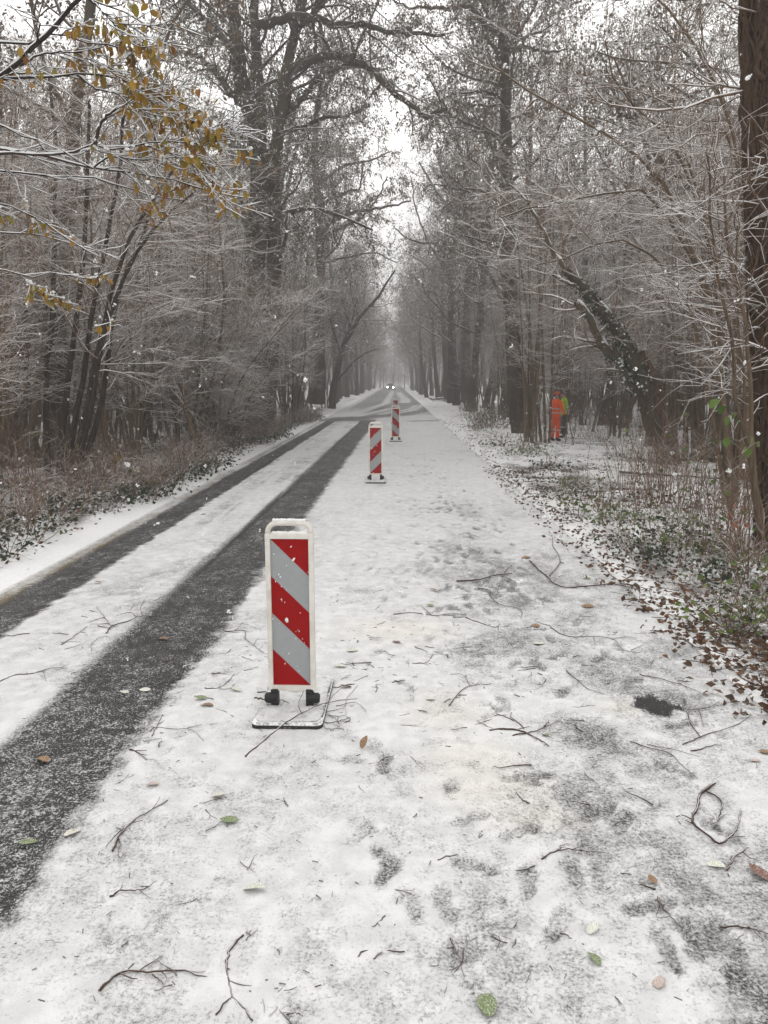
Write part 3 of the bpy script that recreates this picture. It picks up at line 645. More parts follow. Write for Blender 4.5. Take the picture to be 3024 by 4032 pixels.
# dark coppice clump at the left verge
def clump(name, label, base, stems, mat, seed, tw=(20, 8, 4), tl=(1.0, 3.0), ridge=True, rscale=1.0, twm='twig', up=.06, flat=.5, leaves=0, t0=.16):
    rg = np.random.default_rng(seed); root = empty(name, base, 0, label, 'tree'); loc = np.array(root.location)
    pr = [limb_part(root, 'stem', p, r0, r1, mat, 9, 14, .012, 1, rg) for p, r0, r1 in stems]
    P, R = stack(pr)
    L1, R1 = grow(P, R, tw[0], tl, (40, 80), 9, t0, 1, up, .2, .36, .010, flat, .25, .014, .3, rg)
    L2, R2 = grow(L1, R1, tw[1], (.4, 1.3), (20, 50), 6, .12, 1, up * .5, .3, .6, .006, flat, .4, .02, .4, rg)
    L3, R3 = grow(L2, R2, tw[2], (.2, .7), (25, 60), 3, .2, 1, 0, .25, .7, .005, flat, .6, 0, .2, rg)
    B = Tubes(); B.add(L1 - loc, R1, 4); B.add(L2 - loc, R2, 3); B.add(L3 - loc, R3, 3)
    tag(link('crown', B.mesh('crown', M[twm]), root), kind='stuff')
    if ridge:
        S = Tubes(); snow_ridges(S, L1 - loc, R1, rg, .5); snow_ridges(S, L2 - loc, R2, rg, .6)
        tag(link('branch_snow', S.mesh('branch_snow', M['snow']), root), kind='stuff')
    if leaves:
        src = L3.reshape(-1, 3); pk = src[rg.integers(0, len(src), leaves)]; d = rg.normal(size=(leaves, 3)) * .6; d[:, 2] -= .8
        tag(link('foliage', leafmesh('foliage', pk - loc, d, .08, M['olive_leaf'], rg, .6), root), kind='stuff')
    return root
YC = 16.2; b0 = AT(245, 1912, YC)
clump('hornbeam_clump', 'clump of five dark leaning stems with snow-lined branches at the left verge', (b0[0], YC, gz(b0[0], YC)), [
    (ZS([(232, 1935), (245, 1700), (268, 1500), (300, 1280), (330, 1000), (345, 700), (350, 400)], YC, .5), .075, .03),
    (ZS([(243, 1940), (290, 1700), (325, 1500), (370, 1200), (420, 950), (470, 640), (500, 350)], YC, -.6), .07, .025),
    (ZS([(258, 1940), (310, 1750), (362, 1500), (410, 1270), (470, 1050), (560, 850), (700, 650)], YC, -1.2), .075, .025),
    (ZS([(280, 1930), (340, 1700), (375, 1500), (430, 1250), (520, 1020), (600, 900), (760, 760)], YC, -1.5), .065, .02),
    (ZS([(294, 1925), (370, 1700), (412, 1500), (450, 1250), (500, 1050), (540, 990), (620, 700)], YC, .6), .07, .025)],
   'dark_bark', 31, (16, 7, 4), (1.4, 3.8), t0=.36)
b1 = AT(190, 1875, YC + 1)
clump('hornbeam_clump', 'single upright dark stem just left of the leaning clump at the verge', (b1[0], YC + 1, gz(b1[0], YC + 1)), [
    (ZS([(190, 1885), (180, 1700), (180, 1500), (205, 1250), (215, 1000), (215, 600), (200, 300)], YC + 1, .4), .075, .03)], 'dark_bark', 32, (16, 7, 4), (1.2, 3.0), t0=.36)
b2 = AT(95, 1862, 19)
clump('hornbeam_clump', 'brownish fan of stems behind, at the left edge of the picture', (b2[0], 19, gz(b2[0], 19)), [
    (ZS([(40, 1860), (50, 1600), (90, 1300), (110, 1000), (120, 600)], 19, .4), .09, .03),
    (ZS([(65, 1862), (95, 1640), (105, 1400), (90, 1000), (70, 600)], 19, 1), .08, .03),
    (ZS([(85, 1865), (130, 1640), (170, 1400), (180, 1000), (220, 500)], 19, 0), .08, .03),
    (ZS([(110, 1860), (155, 1650), (150, 1450), (230, 1200), (300, 800)], 19, .8), .08, .03),
    (ZS([(0, 1860), (5, 1600), (-20, 1300), (10, 900)], 19, .8), .08, .03)], 'brown_bark', 33, (16, 7, 3), (1.0, 2.6), t0=.36)
b3 = AT(775, 1800, 22)
clump('hornbeam_clump', 'thin leaning stem with ivy among brush left of the road', (b3[0], 22, gz(b3[0], 22)), [
    (ZS([(780, 1800), (730, 1600), (690, 1400), (640, 1280), (590, 1180), (560, 1000)], 22, .4), .09, .04),
    (ZS([(560, 1720), (575, 1500), (580, 1250), (600, 900)], 26, .4), .16, .08)], 'smooth_bark', 34, (26, 9, 4), (1.0, 2.6), leaves=150)
# arching whips over the left verge, beyond the clump
for k, (bx, by, Yk, lab) in enumerate([(860, 1770, 24, 'fan of pale snow-lined rods arching out of the left verge'), (930, 1745, 27, 'snow-lined rod thicket at the foot of the twin-trunked oak')]):
    q = AT(bx, by, Yk); rgk = np.random.default_rng(40 + k)
    st = []
    for i in range(11):
        a = rgk.uniform(-.75, .75); h = rgk.uniform(2.8, 5.5)
        st.append((np.array([[q[0] + a * .15, Yk, -.1], [q[0] + a * .9, Yk - rgk.uniform(-.3, .6), h * .45], [q[0] + a * 2.2 + .3, Yk - rgk.uniform(-.4, 1.5), h * .8], [q[0] + a * 3.0 + .8, Yk - rgk.uniform(-.4, 2.2), h]]), .03, .008))
    clump('hazel_shrub', lab, (q[0], Yk, gz(q[0], Yk)), st, 'smooth_bark', 45 + k, (14, 7, 4), (.6, 1.8), flat=.8, up=.15, leaves=(0, 900)[k])

# right-hand wood: leaning ivy tree, hazel rods, ivy-wrapped trunk
M['vine'] = plain('vine_bark', (.075, .042, .023), .9, .45, 25, spec=.2, bmp=.4)
M['vine_trunk'] = bark('vine_trunk_bark', (.02, .011, .007), (.07, .04, .024), .9, 1.2, .2, 7)
M['broken_wood'] = bark('rotten_wood', (.05, .028, .018), (.16, .09, .06), .5, .9, .35, 8)
YL = 20.3; bl = AT(2640, 1845, YL); rgl = np.random.default_rng(61)
lean = empty('leaning_tree', (bl[0], YL, gz(bl[0], YL)), 0, 'thick ivy-grown trunk leaning left over the snow, broken open near its foot', 'tree'); loc = np.array(lean.location)
tp = [limb_part(lean, 'trunk', Z6([(1075, 1330), (1050, 1200), (990, 1060), (940, 900), (900, 740), (850, 600), (760, 460), (680, 350), (600, 250), (530, 170), (450, 95)], YL, -1.2), .28, .10, 'oak_bark', 14, 30, .012, .75, rgl),
      limb_part(lean, 'split_trunk', Z6([(1110, 1310), (1060, 1150), (1010, 980), (985, 820), (930, 660), (890, 590)], YL + .15), .25, .16, 'broken_wood', 12, 20, .015, 1, rgl),
      limb_part(lean, 'limb', Z6([(850, 720), (800, 640), (720, 590), (660, 520), (620, 420), (560, 330), (520, 290)], YL, -1.6), .13, .07, 'smooth_bark', 10, 18, .012, 1, rgl),
      limb_part(lean, 'limb', Z6([(900, 830), (830, 760), (790, 680), (760, 600), (740, 480)], YL - .3, -.3), .10, .06, 'smooth_bark', 10, 18, .012, 1, rgl),
      limb_part(lean, 'limb', Z6([(460, 105), (400, 20), (330, -120), (240, -290), (120, -420)], YL - 1.2, -1.2), .06, .015, 'smooth_bark', 8, 18, .012, 1, rgl),
      limb_part(lean, 'limb', Z3([(450, 1600), (440, 1480), (500, 1300), (480, 1150)], YL - 1.2, .5), .05, .02, 'smooth_bark', 8, 14, .012, 1, rgl),
      limb_part(lean, 'limb', Z6([(610, 250), (540, 200), (440, 160), (380, 120)], YL - 1.0, -.3), .05, .025, 'smooth_bark', 8, 12, .01, 1, rgl)]
P, R = stack(tp[2:])
L1, R1 = grow(P, R, 8, (.8, 2.4), (40, 80), 7, .3, 1, .1, .18, .35, .011, .7, .35, 0, .3, rgl); L2, R2 = grow(L1, R1, 6, (.4, 1.1), (25, 60), 5, .2, 1, 0, .2, .6, .007, .8, .5, 0, .3, rgl)
L3, R3 = grow(L2, R2, 3, (.2, .5), (25, 60), 3, .2, 1, 0, .2, .7, .005, .8, .6, 0, .2, rgl)
B = Tubes(); B.add(L1 - loc, R1, 5); B.add(L2 - loc, R2, 4); B.add(L3 - loc, R3, 3)
tag(link('crown', B.mesh('crown', M['twig']), lean), kind='stuff')
S = Tubes(); snow_ridges(S, P - loc, R, rgl, .8); snow_ridges(S, L1 - loc, R1, rgl, .7)
tag(link('branch_snow', S.mesh('branch_snow', M['snow']), lean), kind='stuff')
def ivy_on(root, paths, n, spread, size, seed, t=(0, 1), clumps=0):
    rg = np.random.default_rng(seed); pos = []; dd = []
    for p, r in paths:
        f = (t[0] + (t[1] - t[0]) * rg.random(n)) * (len(p) - 1); i = np.minimum(f.astype(int), len(p) - 2); u = (f - i)[:, None]
        c = p[i] * (1 - u) + p[i + 1] * u; q = unit(rg.normal(size=(n, 3))); rr = np.interp(f, np.arange(len(r)), r)[:, None]
        pos.append(c + q * (rr + rg.random((n, 1)) ** 1.5 * spread)); e = q * .6 + rg.normal(size=(n, 3)) * .5; e[:, 2] -= .5; dd.append(e)
    pos = np.concatenate(pos); dd = np.concatenate(dd); l = np.array(root.location)
    tag(link('ivy', leafmesh('ivy', pos - l, dd, size, M['ivy_leaf'], rg, .9), root), kind='stuff')
    if clumps:
        sel = pos[rg.integers(0, len(pos), clumps)] - l + np.array([0, 0, .04]); tag(link('ivy_snow', lumps('ivy_snow', sel, rg.uniform(.02, .05, clumps), M['snow'], rg), root), kind='stuff')
def lumps(name, pos, rads, mat, rg, sq=.6, jit=.25):
    bm = bmesh.new(); bmesh.ops.create_icosphere(bm, subdivisions=1, radius=1); bm.verts.ensure_lookup_table()
    v0 = np.array([v.co[:] for v in bm.verts]); f0 = np.array([[v.index for v in f.verts] for f in bm.faces]); bm.free()
    N = len(pos); V = v0[None] * (1 + rg.normal(size=(N, len(v0), 1)) * jit * .6) * np.array([1, 1, sq]) * np.asarray(rads)[:, None, None] + np.asarray(pos)[:, None, :]
    F = (np.arange(N)[:, None, None] * len(v0) + f0[None]).reshape(-1, 3)
    return mesh_np(name, V.reshape(-1, 3), F, mat, True)
ivy_on(lean, tp[:1], 950, .11, .08, 62, (.40, .93), 0)
S = Tubes(); q_ = np.array([tp[0][0][i:i + 5] for i in range(9, 24, 3)]); r_ = np.array([tp[0][1][i:i + 5] for i in range(9, 24, 3)])
for k_ in range(4): snow_ridges(S, q_ - loc + rgl.normal(size=(len(q_), 1, 3)) * .04, r_ + rgl.uniform(-.02, .05), rgl, .22, 0)
tag(link('trunk_snow', S.mesh('trunk_snow', M['snow']), lean), kind='stuff')
ivy_on(lean, tp[2:4], 160, .06, .07, 63, (0, .6), 40)
def rods(name, label, base, Y, tops, r, mat, seed, tw=(12, 6, 3), tl=(.7, 2.2), **kw):
    rgk = np.random.default_rng(seed); st = []; q = AT(base[0], base[1], Y)
    for (tx, ty) in tops:
        b = q + np.array([rgk.uniform(-.45, .45) * (.5 if len(tops) < 6 else 1), rgk.uniform(-.3, .3), 0]); b[2] = -.1
        e = AT(tx, ty, Y + rgk.uniform(-1.2, 1.2)); mdl = b * .5 + e * .5 + np.array([(b[0] - e[0]) * .12 + rgk.normal() * .08, 0, 0]); rr = r * rgk.uniform(.6, 1.25)
        st.append((np.array([b, b * .78 + mdl * .22 + np.array([(b[0] - e[0]) * .03, 0, 0]), mdl, e]), rr, rr * .3))
    return clump(name, label, (q[0], Y, gz(q[0], Y)), st, mat, seed + 1, tw, tl, **kw)
rods('hazel_shrub', 'dense brown hazel rods between the tall oak and the two people', (2112, 1745), 28.0, [(1930, 900), (1990, 700), (2040, 980), (2070, 600), (2100, 800), (2130, 500), (2150, 700), (2180, 850), (2210, 500), (2010, 1200), (2120, 1050)], .055, 'brown_bark', 70, (11, 5, 3), (.7, 2.0), t0=.42)
rods('hazel_shrub', 'thin upright rods standing in front of the two people', (2235, 1760), 26.5, [(2150, 1250), (2262, 1350), (2300, 1200)], .012, 'brown_bark', 72, (6, 4, 2), (.4, 1.1), t0=.55)
rods('hazel_shrub', 'tall upright hazel rods rising right behind the leaning ivy trunk', (2715, 1830), 21.6, [(2480, 900), (2560, 700), (2610, 950), (2650, 500), (2690, 800), (2720, 400), (2760, 650), (2600, 1200), (2780, 900)], .05, 'smooth_bark', 74, (9, 5, 3), (.6, 1.8), t0=.5)
rods('hazel_shrub', 'hazel clump with snow-plastered slanting stems left of the vine-wrapped trunk', (2830, 1820), 21.2, [(2680, 1000), (2860, 800), (2900, 1100), (2960, 1250), (2750, 700), (2900, 600), (2990, 900)], .075, 'smooth_bark', 76, (9, 5, 3), (.7, 2.0), t0=.5)
rods('hazel_shrub', 'loose hazel rods in the wood right of the two people', (2430, 1735), 31, [(2330, 1000), (2400, 900), (2440, 1100), (2480, 800), (2520, 1000), (2380, 1200), (2560, 1150)], .045, 'smooth_bark', 78, (12, 6, 3), (.7, 2.0), t0=.3)
YH = 13.0; bh = AT(2880, 1975, YH)
clump('hazel_shrub', 'arching hazel at the right whose snow-lined rods sweep across above the people', (bh[0], YH, gz(bh[0], YH)), [
    (ZS([(2870, 1985), (2850, 1600), (2760, 1100), (2600, 700), (2480, 590), (2250, 455), (2010, 310), (1930, 250)], YH, -.8), .05, .012),
    (ZS([(2880, 1985), (2900, 1500), (2820, 1200), (2640, 880), (2540, 745), (2430, 755), (2275, 785), (2010, 835), (1930, 870)], YH, -1.0), .042, .01),
    (ZS([(2890, 1985), (2950, 1500), (2930, 900), (2840, 520), (2715, 550), (2610, 640), (2560, 720)], YH, -1.2), .04, .012),
    (ZS([(2895, 1985), (2960, 1300), (2920, 700), (2800, 300), (2640, 50), (2500, -80)], YH, -.5), .045, .015),
    (ZS([(2860, 1985), (2780, 1500), (2700, 1180), (2560, 1000), (2400, 940), (2250, 1010), (2110, 1040)], YH, .4), .045, .01),
    (ZS([(2870, 1985), (2830, 1350), (2750, 800), (2620, 520), (2420, 330), (2380, 160)], YH, .6), .045, .012),
    (ZS([(2900, 1985), (2890, 1250), (2780, 850), (2700, 600), (2650, 350), (2680, 100)], YH, .8), .04, .012)],
   'brown_bark', 80, (13, 6, 3), (.7, 2.2), flat=.6, t0=.48)
YI = 10.0; pi_ = [AT(x, y, YI) for x, y in [(3070, 2280), (3072, 1900), (3062, 1500), (3045, 1000), (3030, 500), (3022, 0), (3015, -500)]]
ivt = empty('vine_wrapped_tree', (pi_[0][0], YI, gz(pi_[0][0], YI)), 0, 'thick trunk at the right edge wrapped in brown woody vines', 'tree'); loc = np.array(ivt.location); rgi = np.random.default_rng(90)
pi_[0][2] = -.2
tpi = limb_part(ivt, 'trunk', np.array(pi_), .27, .25, 'vine_trunk', 20, 30, 0, 1, rgi)
T = Tubes(); up = np.linspace(0, 1, 44)
for k in range(120):
    z0 = rgi.uniform(0, .75) if k > 34 else 0; f = np.clip(z0 + (1 - z0) * up * rgi.uniform(.4, 1.1), 0, 1) * (len(tpi[0]) - 1); i = np.minimum(f.astype(int), len(tpi[0]) - 2); u = (f - i)[:, None]
    c = tpi[0][i] * (1 - u) + tpi[0][i + 1] * u
    a = rgi.random() * 6.28 + np.cumsum(rgi.normal(size=44)) * .105 + .35 * np.sin(up * rgi.uniform(8, 26) + rgi.random() * 6)
    rr = rgi.choice([.012, .017, .024, .034]) * (1 - .4 * up); R0 = .27 + rr * .5 + rgi.uniform(0, .03)
    T.add(c - loc + np.stack([np.cos(a) * R0, np.sin(a) * R0, 0 * a], 1), rr, 5)
tag(link('vine', T.mesh('vine', M['vine']), ivt), kind='stuff')
c = tpi[0][rgi.integers(0, len(tpi[0]), 900)] + rgi.normal(size=(900, 3)) * np.array([0, 0, .2]); a = rgi.random(900) * 6.28; o = np.stack([np.cos(a), np.sin(a), 0 * a], 1)
p0 = c + o * .28; d = o * .5 + rgi.normal(size=(900, 3)) * .6; Pp = np.stack([p0, p0 + d * .06, p0 + d * .12 + rgi.normal(size=(900, 3)) * .03], 1); T = Tubes(); T.add(Pp - loc, np.full((900, 3), .0035), 3)
tag(link('rootlets', T.mesh('rootlets', M['vine']), ivt), kind='stuff')
P = tpi[0][None, 8:]; R = tpi[1][None, 8:]
L1, R1 = grow(P, R, 26, (1.0, 2.6), (55, 90), 8, .05, 1, .12, .16, .08, .014, .7, .4, -.02, .2, rgi); L2, R2 = grow(L1, R1, 6, (.5, 1.2), (30, 60), 6, .2, 1, 0, .16, .6, .008, .6, .5, 0, .3, rgi); L3, R3 = grow(L2, R2, 4, (.2, .5), (30, 60), 4, .2, 1, 0, .18, .7, .005, .6, .6, 0, .2, rgi)
B = Tubes(); B.add(L1 - loc, R1, 5); B.add(L2 - loc, R2, 4); B.add(L3 - loc, R3, 3); tag(link('crown', B.mesh('crown', M['twig']), ivt), kind='stuff')
S = Tubes(); snow_ridges(S, L1 - loc, R1, rgi, .6); snow_ridges(S, L2 - loc, R2, rgi, .7); tag(link('branch_snow', S.mesh('branch_snow', M['snow']), ivt), kind='stuff')
bs = AT(2985, 2000, 9.2)
clump('hazel_shrub', 'slim hazel stems leaning left in front of the vine-wrapped trunk', (bs[0], 9.2, gz(bs[0], 9.2)), [
    (ZS([(2995, 2120), (2950, 1800), (2907, 1576), (2880, 1339), (2839, 1135), (2800, 900), (2790, 600)], 9.2, .3), .028, .012),
    (ZS([(3000, 2120), (2975, 1800), (2950, 1500), (2930, 1250), (2870, 1000), (2850, 700)], 9.4, .2), .034, .014),
    (ZS([(2990, 2120), (2940, 1780), (2925, 1500), (2900, 1200), (2905, 900)], 9.6, .2), .025, .012)], 'brown_bark', 95, (11, 5, 3), (.5, 1.6), t0=.35)

# beech at the left, out of the frame, whose leafy boughs hang into the picture
YB = 5.5; rgb = np.random.default_rng(120)
bx = -6.6; bee = empty('beech_tree', (bx, 6.4, gz(bx, 6.4)), 0, 'beech reaching in from the left with snow-laden boughs and yellow-brown leaves', 'tree'); loc = np.array(bee.location)
tb = limb_part(bee, 'trunk', np.array([[bx, 6.4, -.2], [bx + .1, 6.4, 2], [bx + .1, 6.3, 4.5], [bx, 6.3, 7.5], [bx - .1, 6.3, 11]]), .24, .1, 'smooth_bark', 12, 24, 0, 1, rgb)
def bough(z0, pts, Y, dY, r0, r1):
    p = Z1(pts, Y, dY); a = np.array([bx + .1, 6.35, z0]); m1 = a * .55 + p[0] * .45 + np.array([0, 0, .1])
    return limb_part(bee, 'bough', np.concatenate([[a, m1], p]), r0, r1, 'twig_near', 7, 40, .004, .8, rgb)
tw_ = lambda pts, Y, dY, r0, r1: limb_part(bee, 'bough', Z1(pts, Y, dY), r0, r1, 'twig_near', 6, 26, .003, .9, rgb)
BO = [bough(3.3, [(0, 455), (90, 390), (200, 280), (320, 160), (470, 0), (600, -130)], YB, -.2, .04, .012),
      bough(2.9, [(0, 480), (110, 470), (260, 455), (450, 435), (680, 460), (850, 520), (980, 570), (1200, 660)], YB, .3, .03, .004),
      bough(2.6, [(0, 908), (330, 915), (460, 900), (560, 860), (690, 885), (850, 855), (1000, 840)], YB + .1, .2, .035, .005),
      bough(2.4, [(0, 880), (300, 935), (540, 1000), (720, 1020), (900, 1040), (1140, 1100), (1400, 1170), (1500, 1180)], YB + .3, .3, .03, .004),
      bough(2.7, [(0, 745), (150, 810), (300, 860), (480, 960), (560, 1000)], YB, .2, .022, .004),
      bough(2.2, [(0, 1020), (330, 1045), (560, 1060), (800, 1130), (930, 1170), (1100, 1190)], YB + .5, .3, .025, .004),
      bough(3.9, [(0, 250), (180, 260), (330, 180), (450, 240), (650, 265), (760, 300), (930, 330), (1000, 370)], YB - .1, .2, .025, .004),
      bough(4.6, [(100, -200), (400, -60), (540, 0), (760, 80), (880, 150), (970, 210)], YB - .3, .1, .03, .004),
      bough(1.9, [(0, 1210), (200, 1290), (420, 1430), (600, 1530)], YB + .6, .3, .022, .004),
      bough(1.7, [(0, 1380), (200, 1390), (400, 1440), (620, 1500)], YB + .9, .3, .022, .004),
      bough(1.6, [(0, 1600), (180, 1640), (330, 1620), (560, 1710), (640, 1850)], YB + 1, .2, .02, .004),
      tw_([(560, 860), (600, 730), (700, 640), (790, 605), (900, 590)], YB + .15, .1, .016, .003),
      tw_([(850, 520), (1000, 620), (1100, 720), (1250, 800), (1370, 790)], YB + .3, .1, .008, .003),
      tw_([(850, 855), (980, 900), (1100, 940), (1180, 1020), (1200, 1080)], YB + .3, .1, .008, .003),
      tw_([(1000, 840), (1150, 850), (1250, 870)], YB + .3, .1, .006, .003),
      tw_([(450, 435), (560, 520), (700, 560), (820, 640), (900, 700)], YB + .2, .1, .008, .003),
      tw_([(120, 390), (220, 330), (420, 310), (600, 380)], YB, .1, .009, .003),
      tw_([(540, 1000), (660, 930), (800, 950), (950, 940)], YB + .3, .1, .009, .003),
      tw_([(540, 0), (640, 100), (700, 160)], YB - .3, .0, .008, .003)]
BP, BR = stack(BO, 24)
b1p, b1r = grow(BP, BR, 8, (.2, .7), (20, 50), 8, .3, 1, .0, .2, .5, .004, .5, .35, .01, .3, rgb)
b2p, b2r = grow(b1p, b1r, 5, (.08, .3), (25, 60), 4, .2, 1, 0, .15, .7, .003, .5, .6, 0, .2, rgb)
T = Tubes(); T.add(b1p - loc, b1r, 5); T.add(b2p - loc, b2r, 4); tag(link('crown', T.mesh('crown', M['twig_near']), bee), kind='stuff')
S = Tubes(); snow_ridges(S, BP - loc, BR, rgb, .6); snow_ridges(S, b1p - loc, b1r, rgb, .8, .3); snow_ridges(S, b2p - loc, b2r, rgb, .8, .3)
tag(link('branch_snow', S.mesh('branch_snow', M['snow']), bee), kind='stuff')
def leaf_mesh(name, L, W, mat, curl=.12, teeth=0, n=7, thick=0):
    """one oval leaf: pointed tip, folded along the midrib, base at the origin, pointing +Y"""
    V = []; F = []
    for i in range(n):
        t = i / (n - 1); ww = W * .5 * math.sin(math.pi * min(1, t * .97 + .03) ** .85) ** .8 + .0008
        if teeth: ww *= 1 + teeth * (1 if i % 2 else -1)
        y = L * t; z = -curl * L * (t - .3) ** 2
        V += [(-ww, y, z + ww * .25), (0, y, z), (ww, y, z + ww * .25)]
    for i in range(n - 1):
        a = 3 * i; F += [(a, a + 1, a + 4, a + 3), (a + 1, a + 2, a + 5, a + 4)]
    V += [(-.0012, -.18 * L, .002), (.0012, -.18 * L, .002), (.0012, 0, 0), (-.0012, 0, 0)]; k = 3 * n; F.append((k, k + 1, k + 2, k + 3))
    return mesh_np(name, np.array(V), np.array(F), mat, True, attrs={'rnd': ('POINT', np.zeros(len(V)))})
blm = [leaf_mesh('beech_leaf', L, L * .56, M['beech_leaf'], c) for L, c in ((.082, .2), (.072, -.1), (.09, .35))]
# leaf spots along the leafy boughs
spotsL = []; caps = []
cand = np.concatenate([b2p.reshape(-1, 3), b1p[:, 2:].reshape(-1, 3), BP[[1, 3, 5, 6, 7, 12, 13, 14, 15]][:, 14:].reshape(-1, 3)])
dv = np.array([ray(x, y) for x, y in [(0, 0)]])
def topx(p):
    c, s_ = math.cos(YAW), math.sin(YAW); x = c * p[:, 0] + s_ * p[:, 1]; y = -s_ * p[:, 0] + c * p[:, 1]; z = p[:, 2] - CAMH
    f = y * math.cos(PITCH) - z * math.sin(PITCH); d = -(y * math.sin(PITCH)) - z * math.cos(PITCH); return PX + FPX * x / f, PY + FPX * d / f
ux, uy = topx(cand)
regions = [((520, -40), 90, 30, 12), ((450, 110), 130, 60, 26), ((620, 150), 60, 50, 14), ((500, 210), 130, 40, 26), ((430, 300), 130, 60, 40), ((560, 400), 190, 70, 60), ((740, 430), 120, 60, 40), ((600, 530), 190, 60, 44), ((730, 570), 130, 60, 40), ((800, 520), 90, 40, 20), ((720, 680), 110, 50, 26), ((850, 760), 140, 50, 34), ((640, 690), 100, 40, 14), ((650, 840), 80, 40, 12), ((200, 860), 220, 60, 18), ((180, 1140), 170, 80, 46), ((80, 1060), 100, 40, 10), ((300, 1220), 110, 60, 18), ((120, 300), 160, 140, 12), ((60, 1180), 110, 60, 20), ((40, 1290), 90, 50, 12), ((330, 150), 120, 60, 18), ((950, 640), 90, 60, 14), ((720, 20), 90, 40, 8)]
for (cx, cyy), sx, sy, n in regions:
    d2 = ((ux - cx) / sx) ** 2 + ((uy - cyy) / sy) ** 2; ok = np.where(d2 < 2.6)[0]
    if len(ok) == 0: continue
    wgt = np.exp(-d2[ok]); pk = ok[rgb.choice(len(ok), min(int(n * 1.5), len(ok)), replace=False, p=wgt / wgt.sum())]
    for j in pk: spotsL.append(cand[j])
spotsL = np.array(spotsL); order = rgb.permutation(len(spotsL)); spotsL = spotsL[order]
for k, p in enumerate(spotsL[:300]):
    o = link('leaf', blm[k % 3], bee); o.location = p - loc + rgb.normal(size=3) * .012
    o.rotation_euler = (rad(-90 + rgb.normal() * 24), rad(rgb.normal() * 22), rgb.random() * 6.28)
    f = rgb.uniform(.62, .98); o.scale = (f, f, f)
rest = spotsL[300:]
if len(rest): tag(link('small_leaves', leafmesh('small_leaves', rest - loc, np.array([0, 0, -1.]) + rgb.normal(size=rest.shape) * .35, .07, M['beech_leaf'], rgb, .55), bee), kind='stuff')
sel = spotsL[rgb.random(len(spotsL)) < .3]; sel = np.concatenate([sel, sel + rgb.normal(size=sel.shape) * .015])
tag(link('leaf_snow', lumps('leaf_snow', sel - loc + np.array([0, 0, .008]) + rgb.normal(size=sel.shape) * .01, rgb.uniform(.006, .015, len(sel)), M['snow'], rgb, .75), bee), kind='stuff')

# ------------------------------------------------------------------ guide beacons
def bm_mesh(name, bm, mat, smooth=False):
    me = bpy.data.meshes.new(name); bm.to_mesh(me); bm.free()
    for m_ in (mat if isinstance(mat, (list, tuple)) else [mat]): me.materials.append(m_)
    if smooth: me.polygons.foreach_set('use_smooth', [True] * len(me.polygons))
    return me
def box(bm, c, s, bev=0.0, seg=2, rot=None):
    r = bmesh.ops.create_cube(bm, size=1.0); vs = r['verts']
    mt = Matrix.Translation(c) @ (rot or Matrix.Identity(4)) @ Matrix.Diagonal((*s, 1)); bmesh.ops.transform(bm, matrix=mt, verts=vs)
    if bev:
        es = list({e for v in vs for e in v.link_edges}); bmesh.ops.bevel(bm, geom=es, offset=bev, segments=seg, affect='EDGES', profile=.6)
def cyl(bm, c, r, h, axis='Z', n=20, r2=None, bev=0.0):
    rr = bmesh.ops.create_cone(bm, cap_ends=True, segments=n, radius1=r, radius2=r if r2 is None else r2, depth=h); vs = rr['verts']
    ro = {'Z': Matrix.Identity(4), 'X': Matrix.Rotation(rad(90), 4, 'Y'), 'Y': Matrix.Rotation(rad(90), 4, 'X')}[axis]
    bmesh.ops.transform(bm, matrix=Matrix.Translation(c) @ ro, verts=vs)
    if bev:
        es = [e for e in {e for v in vs for e in v.link_edges} if len(e.link_faces) == 2 and e.calc_face_angle(0) > 1]; bmesh.ops.bevel(bm, geom=es, offset=bev, segments=2, affect='EDGES')
M['frame_plastic'] = plain('white_plastic', (.74, .72, .67), .5, .0, 9, c2=(.60, .565, .50))
M['panel_red'] = plain('red_film', (.30, .003, .004), .5, .08, 6, spec=.12)
M['panel_grey'] = plain('reflective_film', (.33, .345, .355), .5, .05, 30, spec=.2)
M['rubber'] = plain('black_rubber', (.012, .012, .013), .5, .3, 40, spec=.4, bmp=.2)
M['plate'] = bark('snowy_recycled_plastic', (.014, .014, .014), (.035, .035, .036), .25, .95, .7, 10, stretch=(1, 1, 1), nsc=45, bmp=.3, bd=.01)
def snow_strip(name, parent, x0, x1, y, z, h, d, rg, n=22):
    T = Tubes(); xs = np.linspace(x0, x1, n); r = h * (.75 + .5 * rg.random(n)); r[0] = r[-1] = h * .3
    T.add(np.stack([xs, y + rg.normal(size=n) * d * .15, z + r * .2], 1), r, 8); me = T.mesh(name, M['snow']); return link(name, me, parent)
